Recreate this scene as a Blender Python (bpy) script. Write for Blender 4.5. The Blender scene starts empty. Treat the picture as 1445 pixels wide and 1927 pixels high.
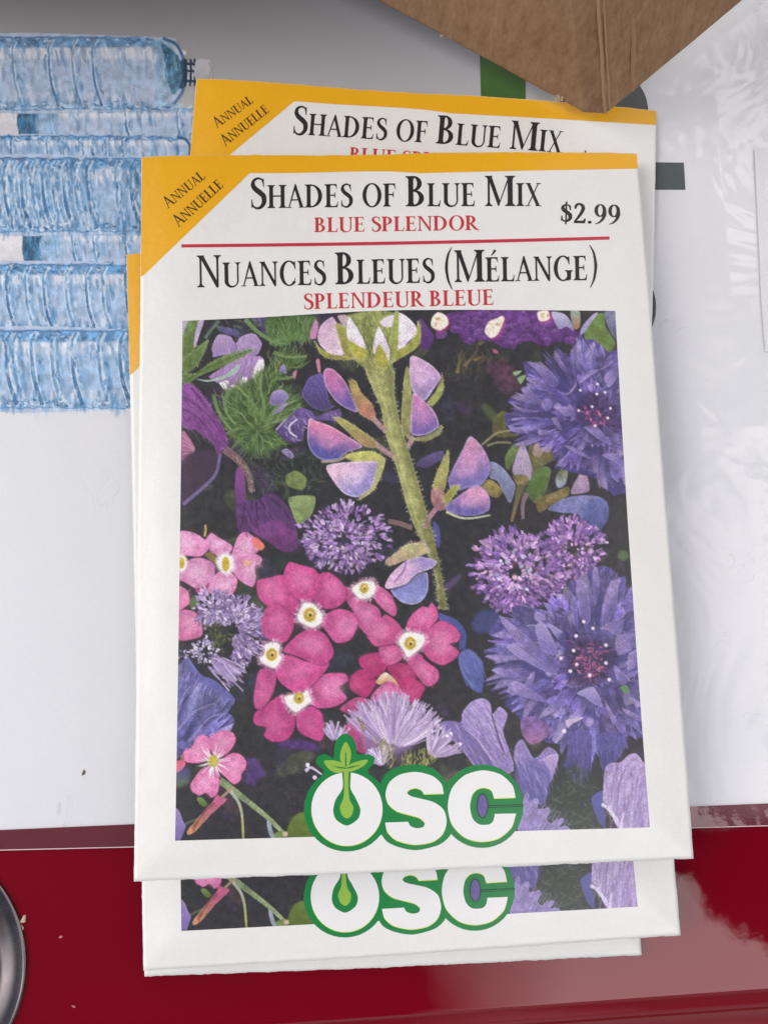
import bpy, bmesh, math, random
import numpy as np
from mathutils import Vector, Matrix
from mathutils.geometry import delaunay_2d_cdt


# ---------------------------------------------------------------- settings of light and sky
EXPOSURE = -.16
CLOUD = (49., 48.4, 47.8, 1)
BANK = (78., 72., 74., 1)
CL_A, CL_B, CL_C, CL_X = -.652, -.759, -.040, .04      # edge line of the near cloud bank, and where it thins out
BOX_Z = .0245
TOP_SHADE = (88, 86, 88)  # grey of the poster's upper edge, with the box's shade painted in

scene = bpy.context.scene
COL = scene.collection

# ---------------------------------------------------------------- the view: worked out from the four corners of the top packet
FPX, CXY = 1450.0, (722.5, 963.5)                  # lens and centre of the picture, measured on the 1445 x 1927 photograph
PW, PH = 0.0826, 0.0826 * 1.372                    # a packet is 83 x 113 mm
def plane_pose(quad):
    rows = []
    for (x, y), (u, v) in zip(((0, 0), (PW, 0), (PW, -PH), (0, -PH)), quad):
        rows += [[x, y, 1, 0, 0, 0, -u * x, -u * y, -u], [0, 0, 0, x, y, 1, -v * x, -v * y, -v]]
    H = np.linalg.svd(np.array(rows))[2][-1].reshape(3, 3)
    B = np.linalg.inv(np.array([[FPX, 0, CXY[0]], [0, FPX, CXY[1]], [0, 0, 1]])) @ H
    B = B / np.linalg.norm(B[:, 0])
    if B[2, 2] < 0: B = -B
    x = B[:, 0]
    z = np.cross(x, B[:, 1]); z /= np.linalg.norm(z)
    y = np.cross(z, x)
    return np.stack((x, y, z), 1), B[:, 2]         # axes and upper left corner, in the camera's frame (x right, y down, z away)
RA, TA = plane_pose(((268, 298), (1199, 286), (1302, 1616), (249, 1659)))
nz = np.array((.012, -.100, -.995)); nz /= np.linalg.norm(nz)      # the tabletop's upward normal seen by the camera
nx = RA[:, 0] - nz * (RA[:, 0] @ nz); nx /= np.linalg.norm(nx)
RT = np.stack((nx, np.cross(nz, nx), nz), 1)
OT = TA + RA @ np.array((PW / 2, -PH / 2, 0)) - RT @ np.array((0, 0, .0078))   # table point under the middle of the top packet
CAM = -RT.T @ OT                                   # the camera in table coordinates
def ray(p):
    p = np.atleast_2d(np.asarray(p, float))
    d = np.stack(((p[:, 0] - CXY[0]) / FPX, (p[:, 1] - CXY[1]) / FPX, np.ones(len(p))), 1)
    return d @ RT
def at(p, z=0.):
    """measured point of the photograph > place on a level z above the tabletop"""
    d = ray(p)
    return CAM + d * ((z - CAM[2]) / d[:, 2])[:, None]
cam = bpy.data.objects.new('camera', bpy.data.cameras.new('camera'))
COL.objects.link(cam)
M = Matrix.Identity(4)
M3 = RT.T @ np.diag((1., -1., -1.))
for i in range(3):
    for j in range(3): M[i][j] = M3[i, j]
    M[i][3] = CAM[i]
cam.matrix_world = M
cam.data.sensor_fit = 'VERTICAL'
cam.data.sensor_height = 24.
cam.data.lens = FPX / 1927 * 24.
cam.data.clip_start, cam.data.clip_end = .005, 200.
scene.camera = cam

# ---------------------------------------------------------------- sky: blue overhead, broken bright cloud; one soft sun
SUN_EL, SUN_AZ = math.radians(46), math.radians(172)   # azimuth counted from +x towards +y
world = bpy.data.worlds.new('World')
scene.world = world
world.use_nodes = True
wn = world.node_tree
wn.nodes.clear()
def W(t, **k):
    n = wn.nodes.new(t)
    for a, v in k.items(): setattr(n, a, v)
    return n
def wl(a, b): wn.links.new(a, b)
def wmath(op, a, b=None, clamp=False):
    n = W('ShaderNodeMath', operation=op, use_clamp=clamp)
    for i, v in enumerate((a, b)):
        if v is None: continue
        if isinstance(v, (int, float)): n.inputs[i].default_value = v
        else: wl(v, n.inputs[i])
    return n.outputs[0]
sky = W('ShaderNodeTexSky', sky_type='NISHITA', sun_disc=False, sun_elevation=SUN_EL, sun_rotation=math.pi / 2 - SUN_AZ)
tc = W('ShaderNodeTexCoord')
sep = W('ShaderNodeSeparateXYZ'); wl(tc.outputs['Generated'], sep.inputs[0])
zc = wmath('MAXIMUM', sep.outputs[2], .04)
px_, py_ = wmath('DIVIDE', sep.outputs[0], zc), wmath('DIVIDE', sep.outputs[1], zc)   # the cloud layer as a flat ceiling
cmb = W('ShaderNodeCombineXYZ'); wl(px_, cmb.inputs[0]); wl(py_, cmb.inputs[1])
n1 = W('ShaderNodeTexNoise'); n1.inputs['Scale'].default_value = 5.; n1.inputs['Detail'].default_value = 9.; n1.inputs['Roughness'].default_value = .62
wl(cmb.outputs[0], n1.inputs['Vector'])
n2 = W('ShaderNodeTexNoise'); n2.inputs['Scale'].default_value = 1.3; n2.inputs['Detail'].default_value = 4.
wl(cmb.outputs[0], n2.inputs['Vector'])
jit = wmath('SUBTRACT', n1.outputs[0], .5)
# near bank: its crisp edge runs diagonally, its other side thins out
e1 = wmath('ADD', wmath('MULTIPLY', px_, CL_A), wmath('ADD', wmath('MULTIPLY', py_, CL_B), CL_C))
edge = wmath('MULTIPLY', wmath('ADD', e1, wmath('MULTIPLY', jit, .22)), 60., True)
fade = wmath('MULTIPLY', wmath('ADD', wmath('SUBTRACT', px_, CL_X), wmath('MULTIPLY', jit, .10)), 5., True)
bank = wmath('MULTIPLY', edge, fade)
# a second, broken bank to the right, added so the film reflects in patches
right = wmath('MULTIPLY', wmath('SUBTRACT', px_, .30), 6., True)
above = wmath('MULTIPLY', wmath('ADD', wmath('ADD', py_, .314), wmath('MULTIPLY', jit, .05)), 40., True)
n3 = W('ShaderNodeTexNoise'); n3.inputs['Scale'].default_value = 3.4; n3.inputs['Detail'].default_value = 7.; n3.inputs['Roughness'].default_value = .5
wl(cmb.outputs[0], n3.inputs['Vector'])
brk = wmath('MULTIPLY', wmath('SUBTRACT', n3.outputs[0], .45), 16., True)
bank = wmath('MAXIMUM', bank, wmath('MULTIPLY', wmath('MULTIPLY', right, above), wmath('MULTIPLY', brk, .75)))
rq = wmath('SQRT', wmath('ADD', wmath('MULTIPLY', px_, px_), wmath('MULTIPLY', py_, py_)))
bank = wmath('MULTIPLY', bank, wmath('SUBTRACT', 1., wmath('MULTIPLY', wmath('SUBTRACT', rq, .85), 3., True)))
# cover towards the horizon, thinner on the near side
rr = wmath('SQRT', wmath('ADD', wmath('MULTIPLY', px_, px_), wmath('MULTIPLY', py_, py_)))
far = wmath('MULTIPLY', wmath('SUBTRACT', wmath('ADD', rr, wmath('MULTIPLY', wmath('SUBTRACT', n2.outputs[0], .5), .4)), .95), 1.5, True)
near_side = wmath('SUBTRACT', 1., wmath('MULTIPLY', wmath('MULTIPLY', wmath('SUBTRACT', wmath('MULTIPLY', py_, -1.), .55), 2., True), .75))
far = wmath('MULTIPLY', far, near_side)
far = wmath('MULTIPLY', far, wmath('SUBTRACT', 1., wmath('MULTIPLY', wmath('MULTIPLY', wmath('SUBTRACT', px_, .3), 1., True), .45)))
def wmix(f, a, b):
    n = W('ShaderNodeMix', data_type='RGBA')
    wl(f, n.inputs[0])
    for i, v in ((6, a), (7, b)):
        if isinstance(v, tuple): n.inputs[i].default_value = v
        else: wl(v, n.inputs[i])
    return n.outputs[2]
c = wmix(bank, wmix(far, sky.outputs[0], CLOUD), BANK)
c = wmix(wmath('LESS_THAN', sep.outputs[2], 0.), c, (3., 2.8, 2.6, 1))       # ground below the horizon
bg = W('ShaderNodeBackground'); bg.inputs['Strength'].default_value = .05
wl(c, bg.inputs['Color'])
wo = W('ShaderNodeOutputWorld'); wl(bg.outputs[0], wo.inputs['Surface'])

sun = bpy.data.objects.new('sun', bpy.data.lights.new('sun', 'SUN'))
COL.objects.link(sun)
sun.data.energy, sun.data.angle, sun.data.color = 1.5, math.radians(30), (1., .975, .945)
sd = Vector((math.cos(SUN_EL) * math.cos(SUN_AZ), math.cos(SUN_EL) * math.sin(SUN_AZ), math.sin(SUN_EL)))
sun.rotation_euler = sd.to_track_quat('Z', 'Y').to_euler()
vs = scene.view_settings
vs.view_transform, vs.look, vs.gamma, vs.use_curve_mapping, vs.exposure = 'Standard', 'None', 1., False, EXPOSURE
scene.cycles.max_bounces = 6

# ---------------------------------------------------------------- print artwork: a small numpy painter
# Colours are written as they look on paper in daylight (0..255) and turned into reflectance when they are put on a mesh.
class Art:
    def __init__(s, x0, y0, w, h, ss, seed):
        s.x0, s.y0, s.ss = x0, y0, ss
        s.W, s.H = int(w * ss), int(h * ss)
        s.img = np.zeros((s.H, s.W, 3), np.float32)
        s.cov = np.zeros((s.H, s.W), np.float32)
        s.r = np.random.RandomState(seed)
        s.noise = s.r.rand(s.H, s.W).astype(np.float32)
        n = s.noise
        for _ in range(2):
            n = (n + np.roll(n, 1, 0) + np.roll(n, 1, 1) + np.roll(n, -1, 0) + np.roll(n, -1, 1)) / 5
        s.fine = (n - .5) * 5
        c = s.r.rand(s.H // 16 + 3, s.W // 16 + 3).astype(np.float32)
        yy, xx = np.arange(s.H) / 16., np.arange(s.W) / 16.
        yi, xi = yy.astype(int), xx.astype(int)
        fy, fx = (yy - yi)[:, None].astype(np.float32), (xx - xi)[None].astype(np.float32)
        s.coarse = (c[yi][:, xi] * (1 - fy) * (1 - fx) + c[yi + 1][:, xi] * fy * (1 - fx) + c[yi][:, xi + 1] * (1 - fy) * fx + c[yi + 1][:, xi + 1] * fy * fx) - .5

    def mask(s, pts):
        p = (np.asarray(pts, float) - (s.x0, s.y0)) * s.ss
        xa, ya = np.floor(p.min(0)).astype(int) - 1
        xb, yb = np.ceil(p.max(0)).astype(int) + 2
        xa, ya, xb, yb = max(xa, 0), max(ya, 0), min(xb, s.W), min(yb, s.H)
        if xb <= xa or yb <= ya: return None
        m = np.zeros((yb - ya, xb - xa + 1), np.float32)
        x1, y1 = p[:, 0], p[:, 1]
        x2, y2 = np.roll(x1, -1), np.roll(y1, -1)
        for j in range(ya, yb):
            yc = j + .5
            k = (y1 <= yc) != (y2 <= yc)
            if not k.any(): continue
            xs = np.sort(x1[k] + (yc - y1[k]) * (x2[k] - x1[k]) / (y2[k] - y1[k])) - xa
            row = m[j - ya]
            for a, b in zip(xs[0::2], xs[1::2]):
                a, b = min(max(a, 0), xb - xa), min(max(b, 0), xb - xa)
                ia, ib = int(a), int(b)
                if ia == ib: row[ia] += b - a
                else:
                    row[ia] += ia + 1 - a
                    row[ia + 1:ib] += 1
                    row[ib] += b - ib
        return np.clip(m[:, :-1], 0, 1), xa, ya

    @staticmethod
    def blur(m, r):
        r = int(r)
        if r < 1: return m
        for ax in (0, 1):
            for _ in range(2):
                q = np.pad(m, [(r + 1, r) if a == ax else (0, 0) for a in (0, 1)])
                c = np.cumsum(q, axis=ax, dtype=np.float64)
                n = m.shape[ax]
                hi = np.take(c, np.arange(2 * r + 1, 2 * r + 1 + n), axis=ax)
                lo = np.take(c, np.arange(0, n), axis=ax)
                m = ((hi - lo) / (2 * r + 1)).astype(np.float32)
        return m

    def poly(s, pts, c0, c1=None, g=None, soft=0, alpha=1., rim=None, streak=None, mott=.10, smooth=True):
        """filled shape; g = two points of a colour gradient c0 > c1; rim = (colour, width, amount); streak = (angle, amount, period)"""
        if smooth: pts = curve(pts, 5)
        pts = np.asarray(pts, float)
        if soft:   # pad so the soft edge is not cut
            lo, hi = pts.min(0) - soft * 3, pts.max(0) + soft * 3
        mk = s.mask(pts)
        if mk is None: return
        m, xa, ya = mk
        if soft:
            pad = int(soft * s.ss * 2) + 1
            xb, yb = min(xa + m.shape[1] + pad, s.W), min(ya + m.shape[0] + pad, s.H)
            x2, y2 = max(xa - pad, 0), max(ya - pad, 0)
            q = np.zeros((yb - y2, xb - x2), np.float32)
            q[ya - y2:ya - y2 + m.shape[0], xa - x2:xa - x2 + m.shape[1]] = m
            m, xa, ya = s.blur(q, max(1, soft * s.ss)), x2, y2
        h, w = m.shape
        col = np.empty((h, w, 3), np.float32)
        col[:] = c0
        X = (np.arange(w) + xa) / s.ss + s.x0
        Y = (np.arange(h) + ya) / s.ss + s.y0
        if c1 is not None:
            (ax, ay), (bx, by) = g if g is not None else ((pts[:, 0].mean(), pts[:, 1].min()), (pts[:, 0].mean(), pts[:, 1].max()))
            d = (bx - ax) ** 2 + (by - ay) ** 2 + 1e-6
            t = np.clip(((X[None] - ax) * (bx - ax) + (Y[:, None] - ay) * (by - ay)) / d, 0, 1)
            t = (t * t * (3 - 2 * t))[..., None]
            col = col * (1 - t) + np.asarray(c1, np.float32) * t
        if rim is not None:
            rc, rw, ra = rim
            e = np.clip((1 - s.blur(m, max(1, rw * s.ss))) * 1.6, 0, 1)[..., None] * ra
            col = col * (1 - e) + np.asarray(rc, np.float32) * e
        f = 1 + mott * (s.coarse[ya:ya + h, xa:xa + w] * .9 + s.fine[ya:ya + h, xa:xa + w] * .25)
        if streak is not None:
            an, am, per = streak
            u = -X[None] * math.sin(an) + Y[:, None] * math.cos(an) + s.coarse[ya:ya + h, xa:xa + w] * per * 1.2
            f = f * (1 + am * (np.sin(u * 6.283 / per) * .6 + np.sin(u * 6.283 / per * 2.3 + 1) * .4))
        col = np.clip(col * f[..., None], 0, 255)
        a = (m * alpha)[..., None]
        v = s.img[ya:ya + h, xa:xa + w]
        v[:] = v * (1 - a) + col * a
        k = s.cov[ya:ya + h, xa:xa + w]
        np.maximum(k, m, out=k)

    def line(s, pts, w, c0, c1=None, w2=None, soft=0, alpha=1., rim=None, n=5, mott=.1):
        p = curve(pts, n, closed=False) if len(pts) > 2 else np.asarray(pts, float)
        ws = np.linspace(w, w if w2 is None else w2, len(p))
        s.poly(ribbon(p, ws), c0, c1, (p[0], p[-1]), soft, alpha, rim, None, mott, smooth=False)

    def dab(s, x, y, ang, L, w, col, bend=0., alpha=1., taper=.35):
        """one brush stroke of length L from x, y"""
        ca, sa = math.cos(ang), math.sin(ang)
        t = np.array((0., .33, .66, 1.))
        b = bend * L * (t * (1 - t)) * 4
        p = np.stack((x + ca * L * t - sa * b, y + sa * L * t + ca * b), 1)
        q = ribbon(p, np.array((w * .6, w, w * .9, w * taper)))
        mk = s.mask(q)
        if mk is None: return
        m, xa, ya = mk
        h, wd = m.shape
        a = (m * alpha)[..., None]
        v = s.img[ya:ya + h, xa:xa + wd]
        v[:] = v * (1 - a) + np.asarray(col, np.float32) * a
        k = s.cov[ya:ya + h, xa:xa + wd]
        np.maximum(k, m, out=k)

    def dot(s, x, y, r, col, ry=None, soft=0, alpha=1.):
        t = np.arange(0, 6.28, .5)
        s.poly(np.stack((x + r * np.cos(t), y + (ry or r) * np.sin(t)), 1), col, soft=soft, alpha=alpha)

    def hairs(s, pts, n, L, w, cols, ang=None, spread=.6, out=True, bend=.2, alpha=.9):
        """fine hairs along an outline (or an open path)"""
        p = curve(pts, 6, closed=out)
        c = p.mean(0)
        for _ in range(n):
            i = s.r.randint(len(p))
            a = ang if ang is not None else math.atan2(p[i, 1] - c[1], p[i, 0] - c[0])
            s.dab(p[i, 0], p[i, 1], a + s.r.uniform(-spread, spread), L * s.r.uniform(.5, 1.2), w, cols[s.r.randint(len(cols))], s.r.uniform(-bend, bend), alpha)

    def scatter(s, pts, n, L, w, cols, ang, spread=.4, bend=.2, alpha=.8, radial=None):
        """brush strokes spread over the inside of an outline"""
        p = curve(pts, 4)
        lo, hi = p.min(0), p.max(0)
        k = 0
        for _ in range(n * 6):
            if k >= n: break
            q = s.r.uniform(lo, hi)
            if not inside(q, p): continue
            k += 1
            a = ang if radial is None else math.atan2(q[1] - radial[1], q[0] - radial[0])
            s.dab(q[0], q[1], a + s.r.uniform(-spread, spread), L * s.r.uniform(.5, 1.3), w * s.r.uniform(.6, 1.2), cols[s.r.randint(len(cols))], s.r.uniform(-bend, bend), alpha)

def curve(pts, n=5, closed=True):
    p = np.asarray(pts, float)
    if closed: a, b, c, d = np.roll(p, 1, 0), p, np.roll(p, -1, 0), np.roll(p, -2, 0)
    else:
        q = np.vstack((2 * p[0] - p[1], p, 2 * p[-1] - p[-2]))
        a, b, c, d = q[:-3], q[1:-2], q[2:-1], q[3:]
    t = np.arange(n)[None, :, None] / n
    a, b, c, d = (v[:, None] for v in (a, b, c, d))
    k = .8
    o = b + k * .5 * ((c - a) * t + (2 * a - 5 * b + 4 * c - d) * t * t + (-a + 3 * b - 3 * c + d) * t ** 3) + (1 - k) * (c - b) * (t)
    o = o.reshape(-1, 2)
    return o if closed else np.vstack((o, p[-1:]))

def ribbon(p, ws):
    p = np.asarray(p, float)
    d = np.gradient(p, axis=0)
    d /= np.linalg.norm(d, axis=1)[:, None] + 1e-9
    n = np.stack((-d[:, 1], d[:, 0]), 1) * np.asarray(ws)[:, None] * .5
    return np.vstack((p + n, (p - n)[::-1]))

def inside(q, p):
    x1, y1 = p[:, 0], p[:, 1]
    x2, y2 = np.roll(x1, -1), np.roll(y1, -1)
    k = (y1 <= q[1]) != (y2 <= q[1])
    return ((x1[k] + (q[1] - y1[k]) * (x2[k] - x1[k]) / (y2[k] - y1[k])) > q[0]).sum() % 2 == 1

def sheet(ox, oy, s):
    """points measured on an enlarged piece of the print"""
    return lambda *p: [(ox + x / s, oy + y / s) for x, y in p]

K1, K2, K3, K4, K5 = (sheet(x, y, 4.5156) for x, y in ((320, 570), (580, 570), (860, 570), (320, 850), (600, 850)))
K6, K9, K12 = (sheet(x, y, 4.25) for x, y in ((880, 850), (880, 1130), (960, 1380)))
K7, K8, K10 = (sheet(x, y, 4.5156) for x, y in ((320, 1130), (600, 1130), (320, 1380)))
K11 = sheet(560, 1380, 3.284)

def fluff(A, c, rx, ry, n, L, w, cols, a0=0., a1=6.283, inner=.15, dark=None, bend=.2):
    """a pincushion flower head: little ragged florets pointing out from its middle, in loose clumps"""
    n = int(n * .85)
    clump = A.r.uniform(.9, 1.12, 24)
    for k in range(n):
        t = 1 - k / n                                    # outer ones first
        a = A.r.uniform(a0, a1)
        g = clump[int(a * 24 / 6.283) % 24]
        rad = inner + (1 - inner) * t ** .7 * A.r.uniform(.8, 1.02) * g
        x, y = c[0] + rx * rad * math.cos(a), c[1] + ry * rad * math.sin(a)
        ln = L * A.r.uniform(.5, 1.05)
        an = math.atan2(ry * math.sin(a), rx * math.cos(a)) + A.r.uniform(-.45, .45)
        base = np.array(cols[A.r.randint(len(cols))]) * A.r.uniform(.86, 1.2)
        if dark is not None: A.dab(x + 1.5, y + 2, an, ln, w * 1.8, dark, 0, .4)
        for j in range(A.r.randint(2, 5)):
            q = A.r.uniform(-.55, .55)
            A.dab(x, y, an + q, ln * (1 - abs(q) * .5) * A.r.uniform(.7, 1.05), w * A.r.uniform(.7, 1.25), np.clip(base * A.r.uniform(.82, 1.2), 0, 250), A.r.uniform(-.25, .25), .92, A.r.uniform(.3, 1.))

def floret(A, base, tip, w, ci, co, edge, notch=4):
    """one cornflower floret: narrow foot, toothed end, pale patches where it folds"""
    b, t = np.array(base, float), np.array(tip, float)
    d = t - b
    L = np.linalg.norm(d) + 1e-6
    d /= L
    n = np.array((-d[1], d[0]))
    sh = A.r.uniform(.74, 1.18)
    ci, co, edge = np.array(ci) * sh, np.clip(np.array(co) * sh * (1, A.r.uniform(.9, 1.05), 1), 0, 240), np.array(edge) * min(1.05, .3 + .7 * sh)
    sk = A.r.uniform(-.25, .25)
    P = [b + n * w * .12, b + d * L * .4 + n * w * (.36 + sk * .3), b + d * L * .68 + n * w * .55]
    q = np.linspace(.56, -.56, notch)
    for i, k in enumerate(q):
        P.append(b + d * L * (1.02 - abs(k) * .25 + A.r.uniform(-.05, .06)) + n * w * (k + sk))
        if i < notch - 1: P.append(b + d * L * A.r.uniform(.66, .82) + n * w * (k - .56 / notch + sk))
    P += [b + d * L * .66 - n * w * .5, b + d * L * .4 - n * w * (.36 - sk * .3), b - n * w * .12]
    P = np.array(P)
    Q = np.concatenate((P[:2], curve(P[1:-1], 3, closed=False), P[-1:]))
    A.poly(Q + (1.5, 3.), (44, 38, 84), soft=1.2, alpha=.6, smooth=False)
    A.poly(Q, ci, co, (b, t), rim=(edge, 1.8, .35), streak=(math.atan2(d[1], d[0]), .10, 5.), mott=.45, smooth=False)
    k = A.r.rand()
    if k < .55:                                        # a lit fold on one half
        s1 = A.r.choice((-1, 1))
        F = [b + d * L * .35, b + d * L * .62 + n * s1 * w * .1, b + d * L * .95 + n * s1 * w * (.15 + sk), b + d * L * .85 + n * s1 * w * (.5 + sk), b + d * L * .6 + n * s1 * w * .46]
        A.poly(F, edge, co, (F[2], F[0]), soft=.6, alpha=.75, mott=.3, streak=(math.atan2(d[1], d[0]), .10, 4.))
    elif k < .8:
        s1 = A.r.choice((-1, 1))
        F = [b + d * L * .2, b + d * L * .6 + n * s1 * w * .05, b + d * L * .9 + n * s1 * w * (.2 + sk), b + d * L * .6 + n * s1 * w * .5]
        A.poly(F, ci * .8, co * .8, soft=1., alpha=.6)
    if A.r.rand() < .4:
        A.line([P[1], P[2], P[3]], 1.6, edge, w2=2.4, alpha=.7)

def veins(A, pts, ang, light, dark, n=60, L=22, w=1.6, al=.38, spread=.14):
    A.scatter(pts, n, L, w, [light, dark, light], ang, spread, .12, al)

def petal(A, pts, col, light, c, dark=(150, 40, 100)):
    """a verbena petal: paler in its middle, darker towards the eye and the edge"""
    p = np.array(pts)
    m = p.mean(0)
    A.poly(p + (1.2, 2.), (95, 25, 65), soft=1., alpha=.5)
    sh = A.r.uniform(.92, 1.06)
    A.poly(p, np.clip(np.array(col) * sh, 0, 250), mott=.25, rim=(dark, 1.6, .28))
    q = m + (p - m) * .58 + (np.array(c) - m) * A.r.uniform(-.22, .1)
    A.poly(q, light, soft=6., alpha=.6)
    A.poly(np.array(c) + (p - c) * .5, dark, soft=5., alpha=.22)
    for _ in range(34):
        i = A.r.randint(len(p))
        t = m + (p[i] - m) * A.r.uniform(.4, .85)
        a = math.atan2(t[1] - c[1], t[0] - c[0])
        A.dab(t[0], t[1], a, 11, 1.3, light if A.r.rand() < .6 else dark, .1, .3)

def eye(A, x, y, pts=None, r=22, ring=9):
    if pts is None:
        pts = [(x + r * (1 + .15 * math.cos(3 * t + x)) * math.cos(t), y + r * (1 + .15 * math.sin(2 * t)) * math.sin(t)) for t in np.arange(0, 6.28, .6)]
    q = np.array(pts, float); m = q.mean(0)
    A.poly(m + (q - m) * 1.12, (232, 150, 192), soft=3., alpha=.55)
    A.poly(m + (q - m) * .93, (250, 243, 236), soft=1.8)
    A.hairs(pts, 60, 7, 2.2, [(244, 214, 228), (236, 180, 208), (226, 150, 190)], spread=.5, alpha=.45)
    if ring:
        A.dot(x, y, ring * 1.15, (232, 205, 120), ry=ring * 1.3, soft=1.5)
        A.dot(x, y, ring, (196, 160, 52), ry=ring * 1.15, soft=.6)
        A.dot(x + 1, y - 1, ring * .55, (224, 196, 110), soft=.5)
        A.dot(x + 1, y + 1, ring * .28, (80, 62, 30))

def paint_flowers():
    A = Art(310, 565, 940, 1040, 2, 7)
    A.img[:] = (47, 46, 49)
    A.img *= (1 + .30 * A.coarse + .05 * A.fine)[..., None]
    for _ in range(150):                                   # out of focus leaves and petals deep in the bed
        x, y = A.r.uniform(330, 1230), A.r.uniform(590, 1590)
        if 790 < x < 960 and 880 < y < 1330: continue
        a, L = A.r.uniform(0, 3.14), A.r.uniform(14, 44)
        w = L * A.r.uniform(.3, .6)
        c = [(62, 72, 50), (70, 52, 84), (56, 56, 80), (84, 92, 62), (82, 60, 70), (44, 52, 46)][A.r.randint(6)]
        t = np.arange(0, 6.28, .7)
        A.poly(np.stack((x + L * np.cos(t) * math.cos(a) - w * np.sin(t) * math.sin(a), y + L * np.cos(t) * math.sin(a) + w * np.sin(t) * math.cos(a)), 1), c, soft=A.r.uniform(1.5, 4), alpha=.6, mott=.5, streak=(a, .10, 6))
    full = [(310, 565), (1250, 565), (1250, 1605), (310, 1605)]
    A.scatter(full, 700, 22, 2.2, [(58, 60, 54), (40, 38, 42), (60, 55, 57), (50, 56, 53)], 1.2, 1.6, .2, .25)
    G = [(88, 118, 62), (112, 142, 84), (66, 92, 48), (138, 160, 104), (98, 132, 70)]
    # ------------------------------------------------ upper left: leaves, lilac flower, feathery foliage
    A.poly(K1((105, 155), (160, 155), (150, 230), (108, 280)), (190, 165, 205), rim=((150, 120, 175), 3, .5))
    A.poly(K1((700, 125), (825, 125), (830, 270), (770, 240)), (80, 65, 125), (58, 44, 92))
    A.poly(K1((410, 200), (560, 225), (590, 290), (440, 250)), (85, 75, 140))
    A.scatter(K1((300, 150), (830, 130), (820, 300), (600, 320), (380, 300)), 60, 14, 1.6, G + [(110, 95, 140)], .8, .9)
    P = K1((365, 430), (355, 380), (400, 280), (450, 268), (520, 290), (560, 345), (600, 290), (690, 258), (740, 280), (780, 345), (765, 400), (735, 440), (600, 480), (480, 440), (370, 460))
    A.poly(P, (176, 146, 196), (150, 118, 176), streak=(1.1, .10, 5), rim=((205, 185, 220), 2, .5))
    P = K1((350, 610), (600, 460), (730, 450), (790, 470), (800, 590), (760, 600), (720, 640), (640, 710), (590, 770), (510, 770), (470, 740), (420, 690), (340, 640))
    A.poly(P, (172, 134, 190), (146, 108, 170), streak=(1.9, .16, 7))
    for q in (((700, 640), (740, 500), (795, 480), (800, 590), (770, 570), (740, 630)), ((600, 700), (620, 630), (660, 640), (640, 710)), ((490, 750), (520, 700), (580, 710), (600, 770)), ((420, 680), (500, 660), (470, 740))):
        A.poly(K1(*q), (240, 232, 242), soft=.7)
    A.line(K1((560, 340), (560, 420), (500, 470)), 2, (120, 80, 150))
    for q, a in ((((165, 150), (245, 150), (215, 400), (160, 470), (110, 480), (110, 280)), 1.5), (((325, 310), (300, 400), (240, 520), (180, 570), (115, 590), (112, 480), (200, 410)), 2.2),
                 (((110, 600), (220, 600), (330, 520), (480, 440), (640, 395), (710, 390), (690, 420), (560, 490), (400, 560), (250, 620), (150, 690), (110, 690)), 2.65)):
        A.poly(K1(*q), (104, 134, 66), (88, 112, 50), rim=((160, 184, 130), 2, .6), streak=(a, .10, 6), mott=.3)
        A.hairs(K1(*q), 60, 5, .9, [(170, 190, 145), (120, 150, 90)])
    A.poly(K1((245, 155), (290, 150), (255, 260), (215, 380), (205, 330)), (186, 160, 205), rim=((220, 205, 230), 2, .5))
    A.line(K1((150, 660), (300, 560), (480, 480), (690, 400)), 2, (70, 92, 40))
    A.poly(K1((215, 645), (330, 655), (470, 610), (590, 520), (560, 600), (440, 650), (320, 670)), (152, 182, 162), rim=((190, 210, 190), 2, .5))
    A.line(K1((300, 300), (350, 230), (420, 150)), 6, (110, 135, 120), alpha=.7)
    P = K1((830, 120), (1240, 110), (1200, 300), (1150, 320), (1050, 330), (900, 370), (840, 320), (820, 260))
    A.poly(P, (66, 96, 46), (84, 116, 54), soft=2, mott=.5)
    A.scatter(P, 240, 16, 1.5, G, 1.4, .6)
    A.line(K1((640, 140), (740, 240), (880, 330), (1000, 350)), 9, (105, 140, 78), w2=4)
    P = K1((480, 760), (640, 680), (760, 600), (880, 480), (950, 400), (1150, 460), (1100, 560), (900, 650), (1000, 740), (1110, 850), (1000, 980), (870, 1050), (980, 1190), (850, 1250), (720, 1300), (600, 1200), (500, 1100), (460, 960))
    A.poly(P, (58, 80, 42), (72, 100, 48), soft=4, mott=.6)
    c = K1((740, 1080))[0]
    A.scatter(P, 620, 22, 1.7, G + [(132, 150, 60), (52, 72, 42)], 0, .5, .35, .85, radial=c)
    for q in (((370, 780), (400, 890), (450, 990), (520, 1080)), ((500, 740), (465, 850), (490, 950), (560, 1030)), ((1110, 860), (1040, 950), (960, 990), (860, 1020)), ((880, 420), (1000, 460), (1160, 455)),
              ((900, 640), (1000, 640), (1060, 620)), ((760, 960), (700, 850), (620, 760), (560, 700)), ((780, 1000), (800, 860), (770, 740), (780, 600)), ((820, 1040), (900, 900), (1000, 860), (1060, 830))):
        A.line(K1(*q), 7, (94, 128, 66), (122, 152, 88), w2=3, rim=((160, 184, 130), 1, .5))
        A.hairs(K1(*q), 26, 8, 1., G, out=False, ang=None, spread=3)
    for q in (((850, 860), (870, 760), (960, 740), (1010, 800), (940, 870)), ((870, 950), (950, 870), (1010, 850), (930, 930)), ((930, 570), (970, 520), (990, 600)), ((950, 1260), (1000, 1240), (1055, 1300), (1020, 1320))):
        A.poly(K1(*q), (158, 138, 196), (110, 95, 150), rim=((195, 180, 215), 2, .5))
    A.poly(K1((1190, 300), (1200, 220), (1240, 140), (1260, 200), (1240, 300)), (200, 130, 175), soft=.6)
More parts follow.
